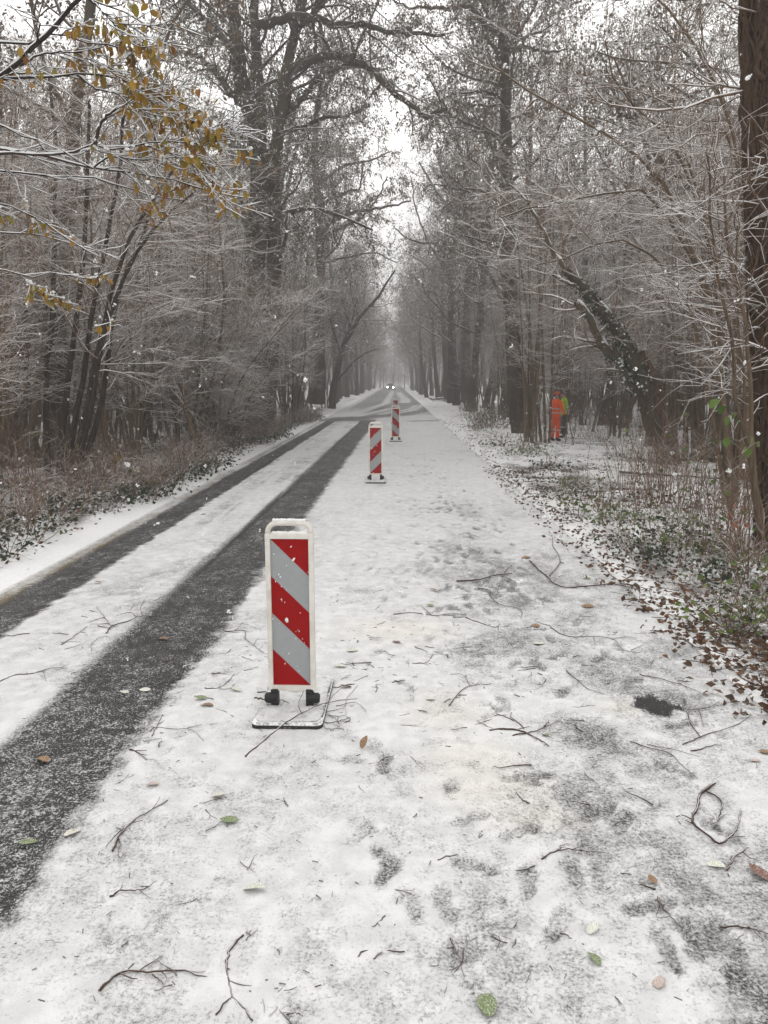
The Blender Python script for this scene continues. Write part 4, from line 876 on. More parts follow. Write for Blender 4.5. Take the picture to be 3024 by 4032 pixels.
def beacon(Xb, Yb, rz, slash, label, seed, snowy):
    rg = np.random.default_rng(seed)
    root = empty('guide_beacon', (Xb, Yb, -.006), rz, label, 'traffic beacon', 'red and white guide beacons down the lane')
    # base plate, 0.45 x 0.82 x 0.085, chamfered
    ol = []
    for (qx, qy), a0 in (((.18, .50), 0), ((-.18, .50), 90), ((-.18, -.24), 180), ((.18, -.24), 270)):
        for a_ in np.linspace(a0, a0 + 90, 6): ol.append((qx + .05 * math.cos(rad(a_)), qy + .05 * math.sin(rad(a_))))
    bm = bmesh.new(); lo = [bm.verts.new((x, y, -.03)) for x, y in ol]; mi = [bm.verts.new((x, y, .042)) for x, y in ol]; hi = [bm.verts.new((x * .94, .13 + (y - .13) * .965, .056)) for x, y in ol]
    for A_, B_ in ((lo, mi), (mi, hi)):
        for k in range(24): bm.faces.new((A_[k], A_[(k + 1) % 24], B_[(k + 1) % 24], B_[k]))
    bm.faces.new(hi)
    base = link('base_plate', bm_mesh('base_plate', bm, M['plate']), root)
    n = 46; u = np.linspace(-1, 1, n); U, V_ = np.meshgrid(u, u); e = np.maximum(np.abs(U), np.abs(V_)); rad_ = (np.abs(U) ** 5 + np.abs(V_) ** 5) ** .2
    k = np.where(rad_ > 1, 1 / rad_, 1); X = U * k * .2315; Y = .13 + V_ * k * .422; nz = fbm(X * 30 + seed, Y * 30, 3, seed)
    lim = .985 - .10 * fbm(X * 12 + 3, Y * 12, 3, seed + 9); Z = .046 + .018 * sstep(1.0, .90, e) + .010 * (nz - .5) - .022 * sstep(.955, 1.0, e)
    F = np.arange(n * n).reshape(n, n); F = np.stack([F[:-1, :-1], F[:-1, 1:], F[1:, 1:], F[1:, :-1]], 2).reshape(-1, 4)
    link('plate_snow', mesh_np('plate_snow', np.stack([X, Y, Z], 2).reshape(-1, 3), F, M['road'], True, attrs={'snow': ('POINT', np.clip(.74 - .75 * sstep(.9, 1.0, e) * (fbm(X * 9 + seed, Y * 9, 3, seed + 5) * 2.2 - .35) + .6 * (nz - .5), 0, 1.1)), 'saw': ('POINT', np.zeros(n * n)), 'mud': ('POINT', np.zeros(n * n))}), base)
    # feet with clamp knobs
    for s in (-1, 1):
        bm = bmesh.new(); box(bm, (s * .118, 0, .115), (.052, .06, .13), .008); f = link('foot', bm_mesh('foot', bm, M['rubber']), root)
        bm = bmesh.new(); cyl(bm, (s * .142, -.012, .112), .036, .085, 'X', 18, None, .008); cyl(bm, (s * .105, -.012, .112), .039, .02, 'X', 18, None, .004); link('clamp_knob', bm_mesh('clamp_knob', bm, M['rubber']), f)
    z0, z1 = .165, 1.241; W = .158
    for s in (-1, 1):
        bm = bmesh.new(); box(bm, (s * (W - .0165), 0, (z0 + z1) / 2), (.033, .056, z1 - z0), .007, 2); link('frame_side', bm_mesh('frame_side', bm, M['frame_plastic']), root)
    bm = bmesh.new(); box(bm, (0, .001, z0 + .019), (2 * W - .066 + .004, .052, .038), .006); link('frame_bottom', bm_mesh('frame_bottom', bm, M['frame_plastic']), root)
    bm = bmesh.new(); box(bm, (0, .001, z1 - .019), (2 * W - .066 + .004, .05, .036), .006); link('frame_top', bm_mesh('frame_top', bm, M['frame_plastic']), root)
    # carrying handle: rounded bar
    hw, hh, rc = W - .0175, .082, .062; pts = [(-hw, z1 - .015)]
    for a in np.linspace(180, 90, 7): pts.append((-hw + rc + rc * math.cos(rad(a)), z1 + hh - rc + rc * math.sin(rad(a)) - .016))
    for a in np.linspace(90, 0, 7): pts.append((hw - rc + rc * math.cos(rad(a)), z1 + hh - rc + rc * math.sin(rad(a)) - .016))
    pts.append((hw, z1 - .015)); P = np.array([(x, 0, z) for x, z in pts]); T = Tubes(); T.add(P, np.full(len(P), .0175), 12)
    link('handle', T.mesh('handle', M['frame_plastic']), root)
    # striped panel: backing and one slab for each stripe
    bm = bmesh.new(); box(bm, (0, .004, .703), (.256, .022, 1.006), 0); pan = link('panel', bm_mesh('panel', bm, M['frame_plastic']), root)
    zt = 1.203
    def stripe(a, b, mat, name):
        poly = []
        def clip(poly):
            for lim, sg in ((0, 1), (1, -1)):
                out = []
                for i_ in range(len(poly)):
                    p, q = poly[i_ - 1], poly[i_]; ip, iq = sg * (p[1] - lim) >= -1e-9, sg * (q[1] - lim) >= -1e-9
                    if ip != iq: t_ = (lim - p[1]) / (q[1] - p[1]); out.append((p[0] + (q[0] - p[0]) * t_, lim))
                    if iq: out.append(q)
                poly = out
            return poly
        poly = clip([(0, a), (1, a + .25), (1, b + .25), (0, b)])
        if len(poly) < 3: return
        xs = [(x - .5) * .25 * (1 if slash == '\\' else -1) for x, v in poly]; bm = bmesh.new()
        vs = [bm.verts.new((x, -.0085, zt - v)) for x, (_, v) in zip(xs, poly)]; f = bm.faces.new(vs)
        r = bmesh.ops.extrude_face_region(bm, geom=[f]); bmesh.ops.translate(bm, vec=(0, .003, 0), verts=[v for v in r['geom'] if isinstance(v, bmesh.types.BMVert)]); bmesh.ops.recalc_face_normals(bm, faces=bm.faces)
        link(name, bm_mesh(name, bm, mat), pan)
    for k_ in range(-1, 4):
        red = k_ in (-1, 1, 3); stripe(k_ * .25, k_ * .25 + .25, M['panel_red'] if red else M['panel_grey'], 'red_stripe' if red else 'grey_stripe')
    # snow on handle and ledge, flakes stuck to the face
    snow_strip('handle_snow', root, -hw + .03, hw - .03, 0, z1 + hh + .0, .011, .02, rg)
    snow_strip('ledge_snow', root, -hw + .02, hw - .02, 0, z1 - .002, .011, .02, rg)
    nf = snowy; pos = np.stack([rg.uniform(-.12, .12, nf), np.full(nf, -.012), rg.uniform(.23, 1.18, nf)], 1)
    tag(link('stuck_snow', lumps('stuck_snow', pos, rg.uniform(.002, .006, nf) * np.where(rg.random(nf) < .2, 2.2, 1), M['snow'], rg, 1.3, .5), root), kind='stuff')
    return root
beacon(-.685, 4.9, rad(-1), '\\', 'nearest and largest red and grey striped guide beacon, twigs lying across its base', 1, 26)
beacon(-.42, 16.9, rad(1.5), '/', 'second guide beacon, the only one whose stripes rise to the right', 2, 20)
beacon(.03, 28.5, rad(-1), '\\', 'third guide beacon, partly hiding a farther one', 3, 14)
beacon(.02, 41.0, rad(0), '\\', 'farthest guide beacon, half hidden behind the third', 4, 10)

# ------------------------------------------------------------------ oncoming car
def loft(bm, st, n=20, p=4.0):
    """st: (y, half width, z bottom, z top) stations -> rounded-box loft"""
    rings = []
    for y, hw, zb, zt in st:
        r = []
        for k in range(n):
            a = 2 * math.pi * (k + .5) / n; c, s_ = math.cos(a), math.sin(a); q = (abs(c) ** p + abs(s_) ** p) ** (-1 / p)
            r.append(bm.verts.new((hw * c * q, y, (zb + zt) / 2 + (zt - zb) / 2 * s_ * q)))
        rings.append(r)
    for a, b in zip(rings[:-1], rings[1:]):
        for k in range(n): bm.faces.new((a[k], a[(k + 1) % n], b[(k + 1) % n], b[k]))
    bm.faces.new(rings[0]); bm.faces.new(rings[-1][::-1]); bmesh.ops.recalc_face_normals(bm, faces=bm.faces)
M['car_paint'] = plain('dark_car_paint', (.035, .037, .042), .3, .1, 3, spec=.5); M['glass'] = plain('dark_glass', (.015, .018, .02), .08, .05, 3, spec=.6)
M['tyre'] = plain('tyre', (.015, .015, .015), .85, .2, 30); M['rim'] = plain('rim', (.4, .41, .42), .35, .1, 20, metal=.8); M['trim'] = plain('car_trim', (.02, .02, .02), .6, .1, 20); M['num_plate'] = plain('number_plate', (.7, .7, .68), .5, .05, 10)
lm, lt, lb = newmat('headlamp_light'); lb.inputs['Base Color'].default_value = (.9, .9, .85, 1); lb.inputs['Emission Color'].default_value = (1, .97, .88, 1); lb.inputs['Emission Strength'].default_value = 70
cx, cyy = -1.05, 188.0
car = empty('oncoming_car', (cx, cyy, .02), 0, 'dark car far down the road driving this way with headlights on', 'car')
bm = bmesh.new(); loft(bm, [(-2.2, .72, .38, .72), (-2.1, .84, .28, .88), (-1.5, .90, .24, .98), (-.9, .91, .22, 1.04), (.4, .91, .22, 1.04), (1.6, .90, .24, 1.02), (2.15, .80, .32, .95), (2.2, .7, .4, .9)]); body = link('body', bm_mesh('body', bm, M['car_paint'], True), car)
bm = bmesh.new(); loft(bm, [(-1.05, .78, .98, 1.06), (-.35, .70, .98, 1.55), (.2, .70, .98, 1.62), (1.2, .70, .98, 1.60), (1.9, .72, .98, 1.1)]); link('cabin', bm_mesh('cabin', bm, M['car_paint'], True), car)
bm = bmesh.new(); vs = [bm.verts.new(v) for v in ((-.70, -1.02, 1.10), (.70, -1.02, 1.10), (.60, -.42, 1.52), (-.60, -.42, 1.52))]; bm.faces.new(vs); bmesh.ops.translate(bm, vec=(0, -.05, .03), verts=bm.verts); link('windscreen', bm_mesh('windscreen', bm, M['glass']), car)
for s in (-1, 1):
    bm = bmesh.new(); box(bm, (s * .70, .5, 1.30), (.04, 1.5, .36), .01); link('side_window', bm_mesh('side_window', bm, M['glass']), car)
    bm = bmesh.new(); box(bm, (s * .66, -2.12, .70), (.30, .16, .16), .04); h = link('headlight', bm_mesh('headlight', bm, M['glass']), car)
    bm = bmesh.new(); cyl(bm, (s * .66, -2.23, .70), .13, .05, 'Y', 16); link('lamp', bm_mesh('lamp', bm, lm), h)
    bm = bmesh.new(); box(bm, (s * 1.0, -.75, 1.08), (.2, .1, .14), .03); link('side_mirror', bm_mesh('side_mirror', bm, M['car_paint']), car)
    for y in (-1.35, 1.35):
        bm = bmesh.new(); cyl(bm, (s * .80, y, .33), .33, .22, 'X', 24, None, .03); ty = link('wheel', bm_mesh('tyre', bm, M['tyre'], False), car)
        bm = bmesh.new(); cyl(bm, (s * .90, y, .33), .21, .04, 'X', 16, None, .01); link('rim', bm_mesh('rim', bm, M['rim']), ty)
bm = bmesh.new(); box(bm, (0, -2.2, .66), (.8, .06, .16), .02); link('grille', bm_mesh('grille', bm, M['trim']), car)
bm = bmesh.new(); box(bm, (0, -2.2, .42), (1.5, .1, .14), .03); bu = link('bumper', bm_mesh('bumper', bm, M['trim']), car)
bm = bmesh.new(); box(bm, (0, -2.26, .45), (.52, .02, .11), .003); link('number_plate', bm_mesh('number_plate', bm, M['num_plate']), bu)
cl = bpy.data.lights.new('headlamp', 'SPOT')
bpy.data.lights.remove(cl)

# ------------------------------------------------------------------ people
M['hi_orange'] = plain('hi_vis_orange', (.95, .12, .01), .8, .25, 14, bmp=.4); M['hi_lime'] = plain('hi_vis_lime', (.40, .62, .02), .8, .25, 14, bmp=.4)
M['work_orange'] = plain('orange_trousers', (.85, .10, .01), .85, .3, 14, bmp=.4); M['work_green'] = plain('dark_trousers', (.035, .042, .034), .85, .3, 14, bmp=.4)
M['silver'] = plain('reflective_band', (.42, .42, .41), .5, .1, 20); M['skin'] = plain('skin', (.42, .23, .16), .6, .1, 20); M['boot'] = plain('boots', (.02, .015, .012), .7, .2, 20)
M['glove'] = plain('gloves', (.05, .04, .03), .8, .3, 20); M['helmet_orange'] = plain('helmet_orange', (.62, .09, .02), .5, .1, 10); M['helmet_dark'] = plain('dark_cap', (.03, .016, .014), .7, .2, 10); M['eye'] = plain('eye', (.02, .02, .02), .2, 0, 5)
def person(loc, rz, label, arms, mats, helmet, seed, lean=.0, bulk=1.0):
    root = empty('person', loc, rz, label, 'person')
    V = []; Rr = []; E_ = []
    def add(p, r, par=None):
        V.append(p); Rr.append(r); k = len(V) - 1
        if par is not None: E_.append((par, k))
        return k
    pel = add((0, 0, .96), (.165 * bulk, .125 * bulk)); sp = add((0, lean * .3, 1.16), (.165 * bulk, .13 * bulk), pel); ch = add((0, lean * .7, 1.36), (.19 * bulk, .14 * bulk), sp); nb = add((0, lean, 1.495), (.10, .085), ch)
    nk = add((0, lean + .015, 1.56), (.06, .06), nb); hb_ = add((0, lean + .03, 1.625), (.072, .085), nk); hm_ = add((0, lean + .03, 1.70), (.080, .098), hb_); ht = add((0, lean + .02, 1.765), (.06, .075), hm_)
    nose = add((0, lean + .135, 1.675), (.013, .013), hm_)
    for s in (-1, 1):
        hp = add((s * .10, 0, .90), (.105, .11), pel); kn = add((s * .115, .03, .50), (.085, .085), hp); an = add((s * .12, -.01, .13), (.075, .075), kn); he = add((s * .12, -.03, .055), (.045, .055), an); to = add((s * .135, .18, .045), (.045, .04), he)
        sh, el, wr, ha = arms[0 if s < 0 else 1]
        a = add((s * .19, lean + sh, 1.44), (.085, .085), nb); b = add((s * el[0], el[1] + lean, el[2]), (.068, .068), a); c = add((s * wr[0], wr[1] + lean, wr[2]), (.055, .055), b); h_ = add((s * ha[0], ha[1] + lean, ha[2]), (.036, .022), c)
        d = np.array(ha) - np.array(wr); d = d / np.linalg.norm(d); side = np.cross(d, (0, 0, 1)) if abs(d[2]) < .9 else np.array((0, 1, 0)); side = side / (np.linalg.norm(side) + 1e-6)
        for q, (off, ln) in enumerate(((-.030, .07), (-.010, .085), (.010, .08), (.029, .06))):
            p1 = np.array(ha) + side * off + d * .035; p2 = p1 + d * ln * .55; p3 = p2 + (d * .6 + np.array((-.5, 0, -.3)) * .8) * ln * .45
            f1 = add((s * p1[0], p1[1] + lean, p1[2]), (.010, .010), h_); f2 = add((s * p2[0], p2[1] + lean, p2[2]), (.0095, .0095), f1); add((s * p3[0], p3[1] + lean, p3[2]), (.008, .008), f2)
        p1 = np.array(ha) - side * .045 - d * .01; p2 = p1 - side * .02 + d * .04; f1 = add((s * p1[0], p1[1] + lean, p1[2]), (.011, .011), h_); add((s * p2[0], p2[1] + lean, p2[2]), (.009, .009), f1)
    me = bpy.data.meshes.new('body'); me.from_pydata(V, E_, []); tmp = bpy.data.objects.new('tmp_body', me); C.objects.link(tmp)
    sk = tmp.modifiers.new('skin', 'SKIN'); sk.use_smooth_shade = True
    for v, r in zip(me.skin_vertices[0].data, Rr): v.radius = r
    me.skin_vertices[0].data[0].use_root = True
    ss = tmp.modifiers.new('sub', 'SUBSURF'); ss.levels = 2; ss.render_levels = 2
    dg = bpy.context.evaluated_depsgraph_get(); bme = bpy.data.meshes.new_from_object(tmp.evaluated_get(dg)); bpy.data.objects.remove(tmp)
    bme.materials.clear()
    for m_ in mats: bme.materials.append(m_)           # jacket, trousers, skin, glove, boot
    wz = {s: arms[0 if s < 0 else 1][2] for s in (-1, 1)}
    for pl in bme.polygons:
        x, y, z = pl.center; s = -1 if x < 0 else 1; wrp = wz[s]; hp_ = arms[0 if s < 0 else 1][3]
        dh = math.dist((x, y - lean, z), (s * hp_[0], hp_[1], hp_[2])); dw = math.dist((x, y - lean, z), (s * wrp[0], wrp[1], wrp[2]))
        if dh < .15 and dh < dw: k = 3
        elif z > 1.555: k = 2
        elif z < .13: k = 4
        elif z < .93 and abs(x) < .215 and dw > .12: k = 1
        else: k = 0
        pl.material_index = k; pl.use_smooth = True
    link('body', bme, root)
    rgp = np.random.default_rng(seed)
    a = np.linspace(0, 2 * math.pi, 29)
    for z, fx, fy in ((1.05, .176, .140), (1.20, .180, .145)):
        T = Tubes(); P = np.stack([np.cos(a) * fx * bulk, np.sin(a) * fy * bulk + lean * .4, np.full(29, z)], 1); T.add(P, np.full(29, .022), 6); link('reflective_band', T.mesh('reflective_band', M['silver']), root)
    for s in (-1, 1):
        T = Tubes(); P = np.stack([s * .115 + np.cos(a) * .088, .02 + np.sin(a) * .088, np.full(29, .42)], 1); T.add(P, np.full(29, .02), 6); link('leg_band', T.mesh('leg_band', M['silver']), root)
        bm = bmesh.new(); bmesh.ops.create_icosphere(bm, subdivisions=1, radius=.011, matrix=Matrix.Translation((s * .032, lean + .118, 1.70))); link('eye', bm_mesh('eye', bm, M['eye'], True), root)
        bm = bmesh.new(); bmesh.ops.create_icosphere(bm, subdivisions=2, radius=.045, matrix=Matrix.Translation((s * .098, lean + .02, 1.69)) @ Matrix.Diagonal((.5, 1, 1.2, 1))); link('ear_defender', bm_mesh('ear_defender', bm, M['trim'], True), root)
    bm = bmesh.new(); box(bm, (0, lean + .122, 1.635), (.045, .012, .01), .003); link('mouth', bm_mesh('mouth', bm, M['skin']), root)
    bm = bmesh.new(); bmesh.ops.create_uvsphere(bm, u_segments=20, v_segments=12, radius=1); bmesh.ops.delete(bm, geom=[v for v in bm.verts if v.co.z < -.05], context='VERTS'); bmesh.ops.transform(bm, matrix=Matrix.Translation((0, lean + .025, 1.725)) @ Matrix.Diagonal((.105, .128, .105, 1)), verts=bm.verts)
    he_ = link('helmet', bm_mesh('helmet', bm, helmet, True), root); bm = bmesh.new(); box(bm, (0, lean + .15, 1.728), (.15, .09, .012), .005); link('brim', bm_mesh('brim', bm, helmet), he_)
    return root
p1 = G(2184, 1737); p2 = AT(2219, 1720, 30.1)
person((p1[0], p1[1], gz(p1[0], p1[1]) + .0), rad(-50), 'person in bright orange helmet, jacket and trousers standing behind bare rods', (((.0), (.27, -.02, 1.17), (.24, .14, .95), (.22, .2, .9)), ((.0), (.28, .0, 1.17), (.22, .2, 1.02), (.17, .27, 1.0))), [M['hi_orange'], M['work_orange'], M['skin'], M['glove'], M['boot']], M['helmet_orange'], 5, .02, 1.08)
person((p2[0], 30.1, gz(p2[0], 30.1)), rad(75), 'person in lime yellow jacket facing the one in orange', (((.0), (.27, -.02, 1.17), (.25, .1, .93), (.23, .15, .86)), ((.0), (.28, .02, 1.17), (.2, .22, 1.1), (.14, .28, 1.12))), [M['hi_lime'], M['work_green'], M['skin'], M['glove'], M['boot']], M['helmet_dark'], 6, .03, 1.08)

# ------------------------------------------------------------------ posts and fallen wood
M['post_wood'] = bark('post_wood', (.05, .045, .025), (.15, .12, .07), .7, .95, .2, 10)
for k, (px_, py_, Yp, r, h, lab) in enumerate([(2069, 1735, 30, .075, .95, 'snow-capped wooden post standing at the foot of the tall right oak'), (2084, 1738, 30, .06, .72, 'shorter snow-capped wooden post beside the taller one')]):
    q = AT(px_, py_, Yp); po = empty('wooden_post', (q[0], Yp, gz(q[0], Yp)), 0, lab, 'post', 'wooden posts by the tall right oak')
    T = Tubes(); T.add(np.array([(0, 0, -.1), (0, 0, h * .5), (.005, 0, h - .02), (.005, 0, h)]), np.array([r, r * .98, r * .95, r * .8]), 12); link('post', T.mesh('post', M['post_wood']), po)
    link('snow_cap', lumps('snow_cap', np.array([(0, 0, h)]), np.array([r * 1.02]), M['snow'], np.random.default_rng(k), .5, .08), po)
M['log_bark'] = bark('log_bark', (.04, .03, .02), (.11, .085, .06), .25, .7, .3, 8)
def log(pts, r0, r1, label, group=None, name='fallen_branch', seed=0, nb=4):
    pts = np.array(pts); rg = np.random.default_rng(seed); p = resample(pts, 18) + rg.normal(size=(18, 3)) * .012; l = pts.mean(0); l[2] = 0
    T = Tubes(); rr = r0 + (r1 - r0) * np.linspace(0, 1, 18); T.add(p - l, rr, 8); root = empty(name, l, 0, label, 'branch', group)
    link('stem', T.mesh('stem', M['log_bark']), root)
    L1, R1 = grow(p[None], rr[None], nb, (.4, 1.2), (30, 60), 6, .2, .95, .05, .2, .5, .008, .5, .4, 0, .2, rg); L1[..., 2] = np.maximum(L1[..., 2], .03)
    S = Tubes(); S.add(L1 - l, R1, 5); link('side_branch', S.mesh('side_branch', M['log_bark']), root)
    S = Tubes(); snow_ridges(S, p[None] - l, rr[None], rg, .7, 0); link('snow_cover', S.mesh('snow_cover', M['snow']), root)
    return root
def gl(pts, z): return [np.array([*G(x, y)[:2], gz(*G(x, y)[:2]) + z]) for x, y in pts]
log(gl([(2440, 1872), (2600, 1885), (2760, 1892), (2860, 1898)], .08), .045, .02, 'long thin fallen branch on the snow right of the leaning trunk', seed=1)
log(gl([(2520, 1690), (2640, 1700), (2760, 1705)], .1), .08, .05, 'grey fallen log far back between hazel stems at the right', seed=2)
log(gl([(2760, 1770), (2820, 1815), (2900, 1850), (2950, 1870)], .1), .07, .03, 'snow-covered bough lying near the vine-wrapped trunk', seed=3)
for k, pt in enumerate([[(1690, 1575), (1740, 1580), (1765, 1582)], [(1700, 1582), (1735, 1574), (1760, 1572)], [(1720, 1584), (1745, 1578), (1752, 1568)]]):
    log(gl(pt, .15 + .08 * k), .09, .04, 'snowy cut bough in the small brush heap on the far right verge', 'boughs of the brush heap', seed=10 + k)

# ------------------------------------------------------------------ undergrowth along both verges
ug = np.random.default_rng(200)
def bushes(prefix, protos, pts, labf, group, s=(.8, 1.25)):
    pts = [(float(a), float(b)) for a, b in pts]; near, rest = labf
    scatter(protos, pts, '', 'bush', group, ranked(pts, 12, near, rest), s)
lv = [(-4.75 - abs(ug.normal()) * .9 - .25 * (y < 12), y) for y in np.r_[ug.uniform(8.8, 20, 46), ug.uniform(20, 48, 60)]]
bushes('l', [make_brush(500 + i, 16, (.25, .85), .55, (10, 4, 18, 0)[i], ('green_leaf', 'olive_leaf', 'olive_leaf', 'green_leaf')[i], .07, 110) for i in range(4)], lv, ('{} of the low brown stalk clumps edging the left verge', 'low brown stalks with small leaves farther along the left verge'), 'undergrowth along the left verge')
li = [(x, y) for x, y in spots(60, lambda y: (max(-.53 * y - 1, -16), -5.8), (10.5, 40), .7, ug, vis)]
bushes('li', [make_brush(520 + i, 12, (.6, 1.7), .7, (16, 0, 10)[i], 'olive_leaf', .085, 40, 'litter_leaf') for i in range(3)], li, ('{} of the thin bare undergrowth bushes inside the left wood', 'thin bare undergrowth stems deeper inside the left wood'), 'undergrowth inside the left wood')
rv = [G(x, y)[:2] for x, y in [(2290, 1960), (2330, 2030), (2230, 1900), (2410, 2080), (2480, 2160), (2560, 2200), (2660, 2230), (2740, 2180), (2620, 2130), (2850, 2280), (2930, 2330), (2980, 2240), (2160, 1850), (2040, 1800), (1950, 1760), (1880, 1700), (2100, 1790), (2800, 2180), (2900, 2480), (2980, 2440), (2480, 2060), (2700, 2080)]]
bushes('rv', [make_brush(540 + i, 9, (.12, .5), .42, (14, 22, 8)[i], 'green_leaf', .07, 90, ('green_leaf', 'ivy_leaf', 'ivy_leaf')[i]) for i in range(3)], rv, ('{} of the green bramble patches poking through snow on the right verge', 'green bramble patch farther along the right verge'), 'green patches on the right verge', (.7, 1.15))
rb = [G(x, y)[:2] for x, y in [(2560, 2010), (2610, 2000), (2660, 2040), (2720, 2010), (2800, 2060), (2850, 2120), (2900, 2060), (2950, 2150), (2780, 2130), (2990, 2300), (2880, 2200), (2480, 1960)]]
bushes('rb', [make_brush(560 + i, 13, (.6, 1.25), .45, (9, 4, 12)[i], ('green_leaf', 'litter_leaf', 'green_leaf')[i], .085, 30, 'litter_leaf') for i in range(3)], rb, ('{} of the thin reddish bare-stemmed bushes beside the vine-wrapped trunk', ''), 'bare stems on the near right verge')
rw = [(x, y) for x, y in spots(70, lambda y: (3.3 + .02 * y, min(.53 * y + 1, 16)), (11, 60), .7, ug, lambda x, y: vis(x, y) and not (y < 29 and abs(x - 6.2 * y / 29.) < .7))]
bushes('rw', [make_brush(580 + i, 14, (.4, 1.4), .6, (8, 0, 14)[i], 'olive_leaf', .07, 30, 'ivy_leaf') for i in range(3)], rw, ('{} of the low bare undergrowth bushes in the right wood', 'low bare undergrowth stems deeper in the snowy right wood'), 'undergrowth inside the right wood')
vy = AT(1720, 1680, 40); 
scatter([make_brush(600, 30, (.5, 1.0), .9, 320, 'olive_leaf', .07, 120)], [(2.9 + 1.6, 38), (4.3, 35), (5.0, 41)], 'yellowish leafy bush on the right verge near the tall oak', 'bush', 'yellowish bushes near the tall oak', None, (.9, 1.2))
# russet seedling and the big-leaved sapling at the right
def sapling(pxs, Y, leafpx, label, mat, size, seed, r=.009):
    rg = np.random.default_rng(seed); p = np.array([AT(x, y, Y) for x, y in pxs]); root = empty('sapling', (p[0][0], Y, gz(p[0][0], Y)), 0, label, 'plant'); l = np.array(root.location); p[0][2] = min(p[0][2], l[2] - .03)
    T = Tubes(); q = resample(p, 16); T.add(q - l, np.linspace(r, r * .4, 16), 6)
    me = leaf_mesh('sapling_leaf', size, size * .8, M[mat], .15, .06, 9)
    for (lx, ly) in leafpx:
        c = AT(lx, ly, Y + rg.uniform(-.15, .15)); i_ = int(np.argmin(np.linalg.norm(q - c, axis=1))); T.add(np.array([q[i_], q[i_] * .4 + c * .6 + np.array([0, 0, .02]), c]) - l, np.array([.003, .002, .0015]), 4)
        o = link('leaf', me, root); o.location = c - l; f = rg.uniform(.7, 1.15); o.scale = (f, f, f); o.rotation_euler = (rad(-60 + rg.normal() * 25), rad(rg.normal() * 25), rg.random() * 6.28)
    link('stem', T.mesh('stem', M['debris_stem']), root)
    return root
sapling([(2960, 2140), (2940, 1900), (2900, 1720), (2850, 1600)], 8.2, [(2830, 1575), (2855, 1600), (2870, 1640), (2900, 1625), (2915, 1655), (2865, 1725), (2960, 1720), (2985, 1740), (2940, 1760)], 'sapling with large green leaves in front of the vine-wrapped trunk', 'sapling_leaf', .11, 1)
sapling([(2880, 2260), (2895, 2150), (2905, 2060), (2900, 1990)], 8.6, [(2895, 1985), (2915, 2000), (2880, 2020), (2925, 2035), (2900, 2050), (2935, 2060), (2885, 2065)], 'seedling with orange-red leaves on the right verge', 'russet_leaf', .075, 2, .006)
sapling([(2790, 2230), (2780, 2120), (2800, 2050), (2830, 1990)], 8.8, [(2790, 2100), (2765, 2060), (2820, 2080), (2850, 2120), (2840, 2030), (2735, 2130), (2760, 1985), (2870, 2105)], 'leafy green seedling left of the orange-red one', 'sapling_leaf', .085, 3, .006)
sapling([(500, 1985), (480, 1880), (465, 1800), (455, 1790)], 14.2, [(440, 1780), (468, 1795), (450, 1810), (497, 1820), (545, 1838), (530, 1870), (640, 1830), (600, 1740), (615, 1735), (560, 1850)], 'leafy green and brown seedling at the left verge', 'olive_leaf', .13, 4, .008)

# ------------------------------------------------------------------ leaf litter (uncountable)
lg = np.random.default_rng(300); pos = []
def litter(n, xf, yf, z=(.0, .05)):
    x = xf(n); y = yf(n); k = (x < RL - .1) | (x > RR - .5); x = x[k]; y = y[k]
    a = ground_attrs(x[:, None], y[:, None]); zz = ground_z(x[:, None], y[:, None], a)[:, 0]
    return np.stack([x, y, np.where((x > 0) & (x < RR + .2), np.maximum(zz, .012), zz) + lg.uniform(*z, len(x))], 1)
pos.append(litter(2000, lambda n: RR - .1 + .9 * lg.gamma(2.2, .45, n), lambda n: 5.3 + lg.normal(size=n) * 1.5))
pos.append(litter(3000, lambda n: RR - .3 + lg.gamma(2.0, .7, n), lambda n: lg.uniform(4, 20, n)))
pos.append(litter(2200, lambda n: RR + np.abs(lg.normal(size=n)) * 4, lambda n: lg.uniform(8, 45, n)))
pos.append(litter(3800, lambda n: RL - .45 - np.abs(lg.normal(size=n)) * 2.4, lambda n: lg.uniform(8, 40, n)))
pos = np.concatenate(pos); d = lg.normal(size=pos.shape); d[:, 2] = lg.uniform(-.1, .45, len(pos))
tag(link('leaf_litter', leafmesh('leaf_litter', pos, d, .07, M['litter_leaf'], lg, .6)), 'brown leaf litter showing through the snow on both verges', 'leaf litter', None, 'stuff')
# small sticks in the litter
n = 1500; x = np.where(lg.random(n) < .5, RR + np.abs(lg.normal(size=n)) * 2.2, RL - .5 - np.abs(lg.normal(size=n)) * 2.2); y = 3.8 + 26 * lg.random(n) ** 1.4
zz = ground_z(x[:, None], y[:, None], ground_attrs(x[:, None], y[:, None]))[:, 0] + .03; c = np.stack([x, y, zz], 1); a = lg.random(n) * 6.28; L = lg.uniform(.06, .45, n)
dd = np.stack([np.cos(a), np.sin(a), lg.normal(size=n) * .12], 1) * L[:, None]; mid_ = c + dd * .5 + lg.normal(size=(n, 3)) * .02
T = Tubes(); T.add(np.stack([c, mid_, c + dd], 1), np.full((n, 3), .0035) * lg.uniform(.6, 1.6, (n, 1)), 4)
tag(link('stick_litter', T.mesh('stick_litter', M['debris'])), 'small dark sticks strewn through the verges', 'twigs', None, 'stuff')

